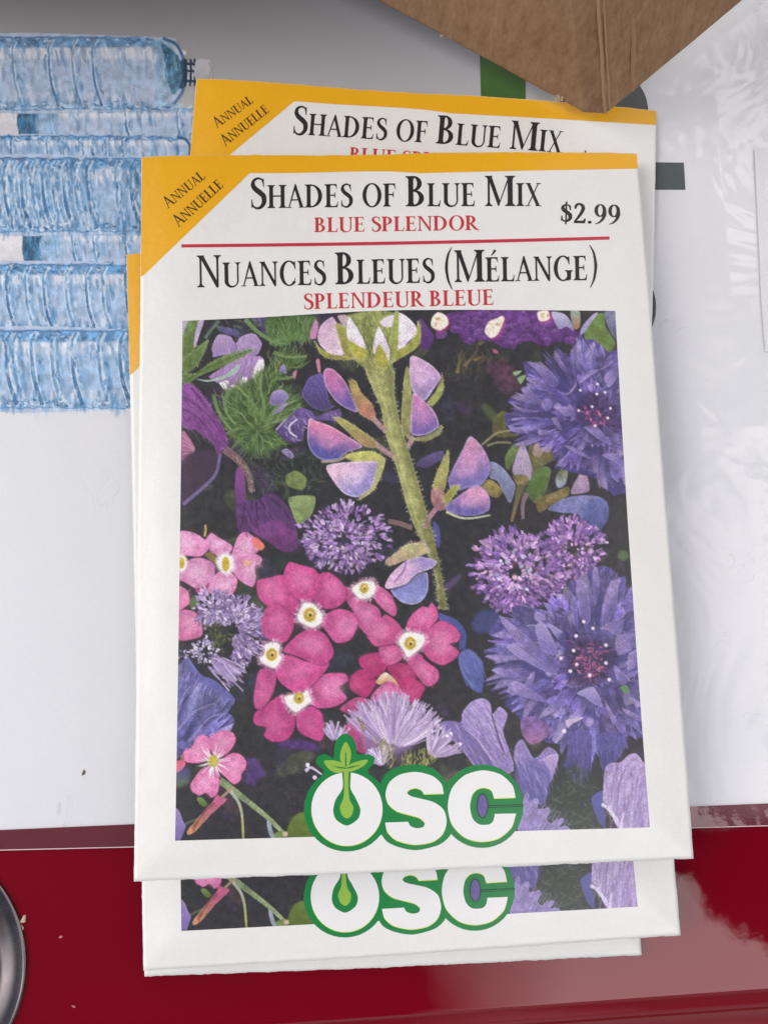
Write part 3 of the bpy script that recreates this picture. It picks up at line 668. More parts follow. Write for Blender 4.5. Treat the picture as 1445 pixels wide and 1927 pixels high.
    veins(A, K8((1180, 480), (1270, 410), (1400, 560), (1380, 760), (1240, 690)), 1.1, (128, 136, 200), (58, 66, 130), 50, 22, 1.8)
    # ------------------------------------------------ lupin
    Y, YE = (158, 160, 88), (206, 204, 150)
    A.line(K5((590, 590), (690, 610), (790, 650)), 9, (122, 96, 92), rim=((160, 130, 120), 1, .5))
    A.poly(K5((970, 590), (1020, 640), (1035, 760), (1010, 820), (970, 700)), (76, 76, 144), soft=.7)
    A.poly(K5((820, 110), (900, 40), (1050, -10), (1040, 70), (900, 140)), (98, 82, 138), (76, 60, 104), soft=1)
    A.poly(K5((1060, 1140), (1190, 1040), (1200, 1080), (1100, 1180)), (84, 68, 106), soft=2)
    L1 = K2((480, 520), (560, 760), (620, 900), (650, 1100), (720, 1300)) + K5((690, 250), (750, 470), (830, 680), (930, 880), (990, 1080), (1010, 1250), (1030, 1330))
    R1 = K2((720, 560), (730, 760), (775, 1000), (850, 1250)) + K5((830, 220), (890, 430), (965, 680), (1010, 900), (1050, 1100), (1085, 1330))
    A.poly(L1 + R1[::-1], (160, 162, 92), (112, 112, 66), K5((800, 300), (1040, 1200)), rim=((208, 206, 152), 2.2, .6), mott=.35)
    A.hairs(L1, 150, 6, .9, [(205, 195, 165), (160, 140, 120)], out=False, ang=3.3, spread=.8)
    A.hairs(R1, 150, 6, .9, [(205, 200, 170), (170, 160, 130)], out=False, ang=-.2, spread=.8)
    A.scatter(L1 + R1[::-1], 240, 6, 1.4, [(190, 184, 112), (128, 134, 74), (176, 150, 96), (146, 160, 92)], 1.2, 1., alpha=.6)
    for q in (((540, 970), (600, 1030), (660, 1090)), ((560, 1190), (640, 1250), (730, 1310)), ((830, 1230), (870, 1180), (880, 1130))):
        A.line(K2(*q), 10, (158, 116, 122), rim=((200, 170, 160), 1.4, .6))
        A.hairs(K2(*q), 30, 6, .9, [(200, 170, 165)], out=False, spread=3.1)
    A.line(K5((1000, 480), (930, 570), (900, 650)), 9, (172, 124, 142), rim=((205, 170, 170), 1.4, .6))
    # the stem is round: shade along its right, light along its left
    mid = [((a[0] + b[0]) / 2, (a[1] + b[1]) / 2) for a, b in zip(L1, R1)]
    A.poly([((a[0] + b[0] * 3) / 4, (a[1] + b[1] * 3) / 4) for a, b in zip(L1, R1)] + R1[:len(L1)][::-1], (104, 104, 56), soft=2.5, alpha=.55)
    A.line([((a[0] * 2 + b[0]) / 3, (a[1] * 2 + b[1]) / 3) for a, b in zip(L1, R1)], 5, (206, 204, 138), w2=3, soft=1.5, alpha=.5)
    def pod(pts, c0, c1, g, rim=(228, 212, 236)):
        A.poly(np.array(pts) + (2, 2.5), (30, 28, 34), soft=2, alpha=.55)
        A.poly(pts, c0, c1, g, rim=(rim, 2.6, .8), mott=.2, streak=(math.atan2(g[1][1] - g[0][1], g[1][0] - g[0][0]) + 1.57, .025, 9))
        p = np.array(pts); m_ = p.mean(0)
        A.poly(m_ + (p - m_) * .5 + (-2, -3), np.clip(np.array(c0) + 24, 0, 245), soft=4, alpha=.45)
        veins(A, pts, math.atan2(g[1][1] - g[0][1], g[1][0] - g[0][0]), np.clip(np.array(c0) + 30, 0, 250), np.array(c1) * .8, 46, 12, 1.4, .28)
    def sepal(pts, c0=(172, 172, 78), c1=(150, 150, 72)):
        A.poly(pts, c0, c1, rim=(YE, 1.6, .55), mott=.3)
        A.hairs(pts, 46, 4.5, .8, [(212, 210, 160), (180, 176, 120)])
    A.poly(K2((330, 105), (740, 90), (720, 480), (700, 580), (500, 560), (380, 470), (330, 300)), (152, 160, 84), (140, 146, 76), mott=.4)
    A.scatter(K2((330, 105), (740, 90), (720, 480), (500, 540), (380, 470)), 120, 10, 1.8, [(180, 182, 100), (120, 130, 66), (196, 190, 130)], 1.5, .4)
    for q in (((480, 110), (530, 110), (545, 300), (560, 470), (500, 420), (470, 260)), ((700, 120), (740, 110), (730, 300), (700, 460), (690, 300)), ((330, 250), (380, 430), (500, 540), (420, 480), (350, 400))):
        A.poly(K2(*q), (92, 100, 48), soft=3, alpha=.65)
    A.scatter(K2((340, 110), (740, 100), (700, 520), (500, 540)), 70, 14, 2.2, [(196, 196, 120), (96, 106, 50), (170, 176, 96)], 1.5, .25, alpha=.7)
    pod(K2((80, 290), (110, 190), (200, 120), (240, 170), (260, 260), (310, 430), (200, 440), (110, 370)), (206, 164, 192), (232, 208, 224), K2((130, 200), (300, 420)))
    sepal(K2((60, 330), (110, 390), (220, 440), (370, 450), (380, 480), (200, 480), (100, 430)), (168, 164, 66), (150, 140, 64))
    sepal(K2((235, 180), (330, 210), (340, 330), (390, 470), (310, 440), (260, 300)), (164, 160, 76), (150, 146, 64))
    A.poly(K2((250, 110), (330, 108), (320, 210), (280, 170)), (196, 170, 176))
    A.poly(K2((610, 160), (680, 110), (730, 110), (720, 200), (640, 200)), (228, 214, 228))
    pod(K2((760, 85), (830, 110), (910, 190), (925, 260), (850, 330), (760, 440), (745, 330), (740, 200)), (240, 230, 240), (226, 200, 222), K2((760, 100), (800, 430)))
    sepal(K2((930, 155), (955, 210), (950, 330), (900, 400), (780, 470), (710, 510), (740, 420), (830, 360), (910, 270)), (168, 172, 66), (158, 156, 66))
    sepal(K2((735, 95), (770, 100), (755, 430), (700, 500), (690, 330)), (158, 168, 80), (150, 160, 70))
    pod(K2((345, 115), (400, 190), (460, 290), (490, 390), (420, 370), (340, 310), (325, 220)), (244, 232, 240), (236, 216, 230), K2((350, 120), (470, 390)))
    sepal(K2((345, 320), (430, 370), (497, 400), (470, 490), (410, 470), (360, 400)), (182, 184, 54), (176, 168, 66))
    pod(K2((600, 200), (640, 270), (690, 390), (685, 490), (640, 420), (600, 350), (560, 440), (550, 380), (570, 270)), (240, 228, 240), (226, 204, 226), K2((600, 200), (640, 440)))
    sepal(K2((600, 360), (650, 420), (682, 500), (660, 560), (580, 540), (560, 470)), (184, 184, 58), (168, 160, 66))
    pod(K2((130, 600), (160, 555), (220, 570), (300, 650), (350, 740), (420, 920), (330, 900), (230, 830), (150, 710)), (198, 104, 164), (104, 84, 164), K2((200, 600), (300, 880)))
    sepal(K2((345, 670), (400, 660), (450, 760), (540, 860), (570, 970), (520, 990), (430, 930), (380, 800)), (178, 158, 80), (184, 112, 94))
    pod(K2((5, 990), (60, 1000), (200, 1050), (330, 1130), (460, 1220), (330, 1270), (260, 1330), (130, 1340), (40, 1280), (-5, 1180)), (226, 124, 166), (84, 80, 160), K2((200, 1040), (140, 1270)))
    sepal(K2((220, 980), (300, 985), (420, 1060), (560, 1160), (585, 1225), (480, 1220), (350, 1110)), (176, 174, 90), (168, 136, 88))
    A.line(K2((110, 1350), (230, 1345), (320, 1310)), 4, (170, 150, 110))
    sepal(K2((310, 1300), (400, 1270), (540, 1260), (650, 1320), (600, 1350), (400, 1350)), (204, 204, 100), (186, 178, 92))
    pod(K5((65, 120), (290, 85), (520, 90), (500, 200), (450, 300), (340, 385), (220, 360), (130, 260)), (230, 186, 212), (146, 134, 200), K5((160, 130), (330, 350)))
    sepal(K5((505, 90), (565, 75), (530, 200), (470, 320), (360, 405), (345, 385), (450, 290)), (186, 184, 112), (176, 170, 110))
    sepal(K2((820, 590), (860, 560), (875, 760), (885, 900), (860, 1140), (800, 1090), (790, 950)), (158, 162, 84), (150, 142, 84))
    sepal(K2((1130, 610), (1150, 700), (1130, 790), (1060, 870), (1010, 850), (1090, 740)), (164, 168, 86), (150, 158, 80))
    pod(K2((865, 465), (950, 470), (1060, 540), (1125, 630), (1060, 740), (990, 830), (910, 780), (870, 700)), (212, 166, 206), (162, 134, 188), K2((900, 500), (1000, 800)))
    sepal(K2((860, 1155), (990, 1130), (1090, 1060), (1135, 1055), (1110, 1120), (1000, 1175)), (156, 164, 98), (140, 140, 84))
    pod(K2((890, 770), (980, 830), (1060, 910), (1105, 1000), (1100, 1060), (1000, 1120), (880, 1120), (870, 1000)), (200, 124, 180), (116, 90, 168), K2((930, 830), (960, 1100)))
    sepal(K5((1060, 50), (1100, -10), (1105, 120), (1080, 260), (1050, 330), (970, 310), (1000, 180)), (168, 168, 88), (160, 150, 84))
    A.poly(K5((960, 320), (1050, 320), (1090, 440), (1060, 495), (1000, 500), (955, 420)), (180, 128, 120), (170, 110, 120), mott=.4)
    pod([(884, 821), (905, 838), (920, 865), (921, 890), (905, 912), (880, 918), (852, 925), (843, 905), (850, 885), (868, 850)], (212, 138, 180), (118, 104, 178), ((876, 835), (895, 910)), (150, 155, 214))
    pod(K5((1070, 480), (1180, 380), (1340, 280), (1430, 350), (1455, 420), (1440, 500), (1330, 545), (1180, 535)), (214, 142, 184), (96, 86, 162), K5((1300, 330), (1260, 520)), (150, 155, 214))
    sepal(K5((1060, 390), (1130, 300), (1195, 290), (1170, 340), (1090, 450)), (158, 164, 60), (150, 150, 66))
    A.line(K5((1080, 510), (1200, 560), (1300, 565), (1455, 540)), 5, (192, 196, 158), w2=3)
    pod(K5((610, 1170), (740, 1120), (830, 1050), (920, 1030), (925, 1180), (870, 1270), (790, 1300), (690, 1270)), (118, 118, 190), (136, 144, 206), K5((760, 1120), (780, 1290)))
    pod(K5((560, 1140), (620, 1030), (740, 930), (850, 890), (1000, 930), (960, 990), (830, 1040), (740, 1120), (600, 1165)), (216, 168, 204), (158, 136, 196), K5((640, 1040), (900, 960)))
    A.line(K5((740, 940), (720, 1010), (640, 1110)), 3, (110, 70, 140), alpha=.7)
    sepal(K5((570, 930), (640, 870), (740, 790), (880, 775), (935, 850), (850, 890), (720, 930), (600, 970)), (188, 182, 118), (180, 150, 128))
    A.hairs(K5((570, 930), (740, 790), (880, 775), (935, 850)), 60, 6, 1, [(214, 180, 180), (190, 150, 160)], out=False, spread=3)
    # ------------------------------------------------ lower left: pincushion flower, cornflower, verbena
    P = K7((65, 560), (150, 480), (210, 560), (280, 640), (370, 670), (460, 740), (550, 830), (540, 880), (480, 930), (550, 1020), (430, 1090), (330, 1130), (230, 1150), (150, 1210), (100, 1290), (30, 1330), (30, 600))
    A.poly(P, (98, 96, 168), (88, 82, 152), mott=.3)
    for b, t, w in (((60, 1290), (260, 900), 40), ((60, 1000), (130, 520), 30), ((60, 1180), (330, 700), 34), ((120, 1180), (450, 770), 34), ((160, 1190), (530, 850), 34), ((100, 1260), (540, 1020), 34), ((80, 1290), (360, 1110), 30), ((60, 900), (200, 590), 26)):
        floret(A, K7(b)[0], K7(t)[0], w, (86, 84, 156), (124, 122, 188), (160, 152, 206))
    for q in (((70, 1100), (200, 950), (380, 870)), ((60, 960), (120, 800), (200, 700)), ((160, 1200), (330, 1000), (480, 960))):
        A.line(K7(*q), 5, (150, 136, 196), w2=2, alpha=.7)
    Lv = [(170, 144, 196), (206, 186, 222), (142, 114, 170), (190, 166, 210), (150, 126, 184)]
    petal(A, K7((60, 95), (180, 85), (250, 130), (275, 210), (260, 310), (60, 330)), (216, 108, 162), (232, 158, 194), (330, 1195), (190, 84, 146))
    petal(A, K4((60, 1150), (150, 1180), (165, 1290), (60, 1345)), (222, 110, 162), (236, 160, 196), (330, 1130), (190, 84, 146))
    A.poly(K4((170, 1260), (220, 1220), (260, 1300), (180, 1340)), (88, 112, 60), soft=1)
    fluff(A, K7((520, 250))[0], 62, 62, 360, 22, 3.2, Lv, -2.7, 1.4, dark=(70, 52, 90), bend=.35)
    fluff(A, K7((360, 60))[0], 34, 38, 120, 14, 3, Lv, dark=(70, 52, 90))
    fluff(A, K7((300, 430))[0], 24, 22, 80, 10, 2.8, [(186, 176, 214), (160, 150, 196), (206, 196, 224)], dark=(60, 50, 80))
    fluff(A, K7((430, 560))[0], 26, 22, 60, 16, 3, Lv, .2, 1.3, dark=(70, 52, 90))
    for k in range(50):
        a = A.r.uniform(.3, .95)
        x, y = K7((350 + A.r.uniform(-30, 90), 520 + A.r.uniform(-50, 60)))[0]
        A.dab(x, y, a, A.r.uniform(30, 62), 3., np.array(Lv[A.r.randint(5)]) * A.r.uniform(.85, 1.08), A.r.uniform(-.1, .1), .9, .9)
    A.scatter(K7((300, 200), (420, 200), (540, 330), (430, 420), (330, 330)), 60, 9, 3, [(92, 108, 54), (66, 76, 44), (124, 132, 66), (56, 50, 56)], .6, 1.6)
    fluff(A, K7((100, 450))[0], 16, 10, 30, 5, 2.4, Lv)
    # lower pincushion flower behind the sign
    for q in (((180, 920), (300, 830), (400, 830), (420, 900), (330, 990), (240, 960)), ((220, 1100), (330, 960), (480, 980), (480, 1250), (340, 1290))):
        A.poly(K8(*q), (200, 72, 134), (170, 50, 110), mott=.3)
    C = (600 + 640 / 4.5156, 1130 + 1230 / 4.5156)
    P1, DP = (206, 66, 136), (150, 36, 96)
    # deep pink flower
    for q in (((350, 480), (480, 440), (560, 470), (580, 560), (500, 650), (400, 600), (345, 540)), ((270, 650), (340, 590), (430, 600), (490, 690), (410, 820), (330, 800), (265, 740)), ((580, 560), (700, 530), (820, 580), (820, 660), (720, 700), (640, 680)), ((640, 690), (800, 660), (900, 740), (870, 800), (840, 870), (740, 850), (660, 800))):
        petal(A, K8(*q), (188, 44, 108), (206, 74, 132), K8((580, 660))[0], (130, 24, 78))
    A.poly(K8((485, 690), (560, 610), (640, 665), (680, 735), (600, 700), (520, 715)), (246, 226, 190), (214, 160, 90), soft=.5)
    petal(A, K8((450, 800), (560, 695), (630, 695), (720, 780), (730, 860), (600, 850), (450, 870)), (206, 92, 150), (222, 140, 182), K8((580, 600))[0])
    # verbena flowers, back ones first
    f4 = K8((385, -104))[0]
    for q in (((200, -60), (330, -20), (500, 60), (530, 170), (480, 260), (420, 300), (340, 220), (300, 110)), ((480, -134), (600, -64), (660, 66), (640, 136), (560, 86), (470, -14)), ((100, -180), (230, -120), (290, -60), (200, 20), (100, -20))):
        petal(A, K8(*q), (208, 84, 146), (226, 140, 184), f4)
    f1 = (583, 1157)
    for q in (((740, 1100), (850, 1070), (960, 1050), (1060, 1180), (1100, 1300), (1040, 1390), (900, 1360), (760, 1250)), ((960, 1060), (1010, 940), (1100, 960), (1230, 1000), (1290, 1090), (1270, 1200), (1200, 1270), (1100, 1260), (1000, 1170)), ((1230, 1080), (1330, 1020), (1430, 1080), (1500, 1180), (1480, 1270), (1400, 1330), (1300, 1330), (1220, 1250))):
        petal(A, K4(*q), P1, (224, 116, 170), f1)
    petal(A, K7((1060, 180), (1000, 340), (900, 350), (800, 300), (780, 180), (820, 60), (900, 20), (1010, 60)), P1, (222, 112, 168), f1)
    petal(A, K8((60, 120), (170, 70), (300, 110), (335, 190), (270, 330), (150, 360), (60, 260), (20, 200)), (208, 76, 142), (228, 140, 184), f1)
    f3 = K7((1095, 830))[0]
    for q in (((960, 800), (1000, 940), (1060, 990), (1050, 1110), (980, 1190), (870, 1200), (800, 1150), (820, 1080), (720, 1050), (720, 960), (850, 860)), ((1080, 960), (1200, 900), (1290, 960), (1310, 1120), (1270, 1195), (1130, 1140), (1080, 1080))):
        petal(A, K7(*q), (198, 58, 128), (210, 92, 150), f3)
    petal(A, K8((-120, 700), (0, 640), (100, 615), (220, 620), (250, 680), (170, 740), (240, 830), (140, 900), (0, 915), (-100, 850)), (206, 76, 142), (230, 146, 188), f3)
    f2 = K7((865, 460))[0]
    petal(A, K7((760, 590), (890, 600), (900, 700), (860, 820), (780, 920), (720, 910), (715, 800)), (204, 70, 138), (216, 100, 158), f2)
    petal(A, K7((930, 470), (1040, 470), (1170, 520), (1330, 470), (1345, 560), (1250, 680), (1160, 760), (1060, 780), (930, 690), (890, 570)), (204, 66, 136), (216, 104, 162), f2)
    petal(A, K7((960, 430), (1040, 330), (1130, 260), (1230, 240), (1330, 300), (1390, 420), (1380, 480), (1300, 550), (1210, 530), (1100, 480)), (204, 64, 134), (226, 132, 180), f1)
    eye(A, *f1, r=25, ring=11)
    eye(A, *f2, K7((800, 370), (880, 345), (940, 370), (935, 450), (960, 490), (900, 580), (840, 570), (770, 530), (760, 490), (800, 440)), ring=10)
    eye(A, *f3, K7((960, 830), (1000, 800), (1120, 790), (1170, 750), (1190, 800), (1210, 860), (1130, 920), (1065, 960), (1000, 910)), ring=9)
    eye(A, *f4, K5((270, 1170), (340, 1110), (400, 1090), (470, 1100), (490, 1170), (450, 1240), (350, 1260)), ring=8)
    f5 = K8((775, 365))[0]
    for q in (((740, 210), (790, 120), (880, 50), (925, 60), (960, 20), (1010, 90), (1000, 170), (920, 240), (830, 280), (750, 260)), ((740, 500), (850, 450), (930, 530), (1010, 590), (1015, 670), (960, 725), (900, 720), (820, 620)), ((510, 400), (620, 370), (700, 420), (720, 480), (660, 530), (570, 550), (520, 480)), ((410, 290), (500, 200), (560, 120), (650, 170), (710, 250), (670, 350), (560, 380), (480, 390), (430, 340)),
              ((880, 260), (980, 200), (1050, 170), (1150, 220), (1200, 290), (1180, 350), (1110, 368), (1190, 430), (1150, 500), (1050, 550), (950, 510), (880, 430), (870, 340))):
        petal(A, K8(*q), (212, 78, 142), (230, 136, 182), f5)
    A.line(K8((885, 480), (940, 530), (990, 555)), 4, (70, 24, 50), w2=2)
    eye(A, *f5, K8((665, 350), (720, 270), (790, 260), (900, 290), (905, 350), (850, 430), (750, 495), (720, 440)), ring=10)
    # lower pincushion flower in front
    W = [(206, 182, 220), (222, 204, 232), (180, 152, 200), (196, 170, 214), (160, 132, 184)]
    def fan(base, a0, a1, r0, r1, n, w=3.):
        for k in range(n):
            a = A.r.uniform(a0, a1)
            r = r0 + (r1 - r0) * A.r.rand() ** .6
            b = K8((base[0] + math.cos(a) * r * .25, base[1] + math.sin(a) * r * .25))[0]
            A.dab(b[0], b[1], a + A.r.uniform(-.1, .1), r * .8 / 4.5156, w * A.r.uniform(.7, 1.3), np.array(W[A.r.randint(5)]) * A.r.uniform(.86, 1.06), A.r.uniform(-.08, .08), .95, .9)
    A.poly(K8((400, 1290), (360, 1000), (480, 860), (640, 830), (800, 900), (900, 1040), (860, 1180), (700, 1300)), (140, 112, 160), soft=5, alpha=.8)
    fan((620, 1290), -2.5, -.45, 250, 500, 340)
    fan((930, 1350), -1.6, -.25, 120, 310, 90)
    fan((140, 1210), -2.4, -.7, 80, 190, 44)
    fan((540, 1420), -2.6, -1.2, 60, 190, 60)
    A.scatter(K8((690, 1330), (900, 1290), (980, 1400), (700, 1420)), 80, 12, 2.4, [(156, 156, 66), (120, 126, 56), (180, 176, 96)], -1.2, .8)
    A.scatter(K8((470, 1200), (620, 1250), (640, 1420), (560, 1420)), 50, 11, 2.4, [(150, 150, 70), (116, 120, 60), (200, 190, 150)], -1.2, .8)
    A.scatter(K8((320, 970), (380, 1010), (400, 1110), (360, 1080)), 16, 8, 2.6, [(170, 130, 60), (120, 96, 50)], 1.2, .4)
    for x, y in ((1200, 1220), (1120, 1130), (1090, 1150)):
        A.dot(*K8((x, y))[0], 3.2, (240, 230, 246))
    A.line(K10((1150, 320), (1200, 290), (1290, 350)), 7, (206, 190, 220), w2=3)
    A.dot(*K10((1170, 268))[0], 4, (236, 226, 244))
    A.dot(*K10((1230, 375))[0], 4, (220, 206, 232))
    # ------------------------------------------------ bottom left: small pink flower, stems
    A.poly(K10((650, 220), (740, 220), (820, 360), (760, 370), (720, 440), (640, 400)), (74, 50, 110), soft=3, mott=.5)
    A.poly(K10((900, 100), (1100, 50), (1270, 110), (1250, 150), (1100, 140)), (78, 48, 110), soft=2, mott=.5)
    A.scatter(K10((450, 250), (1150, 250), (1150, 700), (900, 700), (600, 450)), 110, 7, 1.6, [(70, 44, 70), (96, 80, 96), (60, 56, 60)], 1, 2, .2, .6)
    A.poly(K10((1000, 800), (1060, 700), (1130, 670), (1180, 700), (1220, 880), (1000, 880)), (98, 122, 42), (84, 108, 34), mott=.2)
    A.poly(K10((50, 320), (170, 300), (160, 420), (50, 460)), (72, 70, 130), (86, 104, 74), soft=3)
    A.poly(K10((30, 640), (80, 660), (110, 740), (135, 790), (110, 860), (80, 920), (30, 920)), (146, 120, 184), (112, 92, 164), rim=((170, 150, 200), 2, .4))
    A.line(K10((130, 770), (200, 740), (260, 720)), 4, (90, 96, 76))
    A.poly(K10((230, 550), (270, 545), (320, 600), (290, 625), (250, 600)), (116, 146, 66), (84, 110, 50))
    A.line(K10((840, 720), (845, 790), (860, 850), (885, 900)), 8, (150, 164, 176), (136, 150, 160), rim=((190, 200, 206), 1, .5))
    A.line(K10((425, 400), (520, 470), (650, 570), (830, 715), (985, 870)), 14, (112, 136, 84), (134, 148, 96), w2=7, rim=((170, 186, 140), 2, .6), mott=.35)
    A.hairs(K10((425, 400), (520, 470), (650, 570), (830, 715), (985, 870)), 110, 4.5, .8, [(176, 186, 150)], out=False, spread=3.1)
    A.line(K10((515, 490), (580, 580), (612, 690), (625, 910)), 6.5, (170, 182, 164), (172, 170, 84), w2=4)
    A.line(K10((540, 460), (490, 500), (440, 545)), 5, (170, 140, 110))
    A.poly(K10((890, 850), (960, 830), (1000, 870), (900, 890)), (110, 140, 60))
    A.dot(*K10((980, 855))[0], 5, (220, 180, 160), soft=1)
    P = K10((400, 520), (440, 545), (485, 555), (460, 590), (350, 690), (220, 830), (160, 862), (148, 830), (220, 740), (310, 640), (370, 570))
    A.poly(P, (196, 84, 128), (186, 126, 82), K10((430, 540), (180, 840)), rim=((206, 140, 140), 1.5, .4), mott=.4)
    for k in range(4):
        A.line(K10((400 - 20 * k, 580 + 5 * k), (290 - 10 * k, 680 + 12 * k), (180 + k * 8, 810 + 6 * k)), 1.6, (120, 56, 60), alpha=.6)
    c = K10((370, 240))[0]
    for q in (((105, 210), (120, 150), (190, 115), (230, 30), (290, 15), (345, 60), (340, 180), (280, 245), (160, 250)), ((335, 40), (380, 0), (460, -25), (535, -5), (560, 60), (510, 150), (430, 205), (370, 190), (345, 120)), ((420, 240), (520, 170), (600, 178), (650, 240), (640, 300), (610, 340), (600, 400), (545, 432), (480, 380), (400, 300)), ((290, 290), (400, 285), (420, 400), (405, 510), (350, 548), (310, 505), (250, 527), (190, 495), (175, 440), (220, 360))):
        petal(A, K10(*q), (220, 112, 166), (236, 160, 198), c, (196, 80, 142))
    for k in range(46):
        a = A.r.uniform(0, 6.283)
        A.dab(c[0] + 7 * math.cos(a), c[1] + 8 * math.sin(a), a, A.r.uniform(8, 28), 2., (250, 236, 244), 0, .75)
    A.dot(c[0], c[1], 10, (250, 244, 236), soft=2)
    A.dot(c[0], c[1] - 1, 9.5, (202, 184, 66), ry=11, soft=.8)
    A.scatter([(c[0] - 8, c[1] - 9), (c[0] + 8, c[1] - 9), (c[0] + 8, c[1] + 9), (c[0] - 8, c[1] + 9)], 16, 5, 2.2, [(228, 214, 120), (150, 130, 40)], 1, 2)
    A.poly(K10((30, 250), (110, 225), (135, 260), (100, 310), (30, 340)), (226, 84, 120), (214, 120, 140))
    A.poly(K10((90, 190), (115, 170), (120, 225), (95, 235)), (150, 110, 90))
    # ------------------------------------------------ printing screen and grain
    yy, xx = np.mgrid[0:A.H, 0:A.W].astype(np.float32) / A.ss
    lum = A.img.mean(2) / 255
    scr = np.sin((xx * .82 + yy * .57) * 6.283 / 4.3) * .5 + np.sin((xx * .5 - yy * .86) * 6.283 / 4.6) * .5
    A.img *= (1 + (scr * .10 + A.fine * .10) * (.35 + lum))[..., None]
    A.img += (A.fine * 4)[..., None]
    for ch in range(3):                                    # the press softens everything a little
        b = A.blur(A.img[..., ch], 1)
        A.img[..., ch] = A.img[..., ch] * .25 + b * .75
    g = A.img.mean(2, keepdims=True)
    A.img = g + (A.img - g) * .86
    A.img = np.clip(A.img * .97 + 12, 34, 250)  # blacks lifted: gloss haze painted into the print
    return A

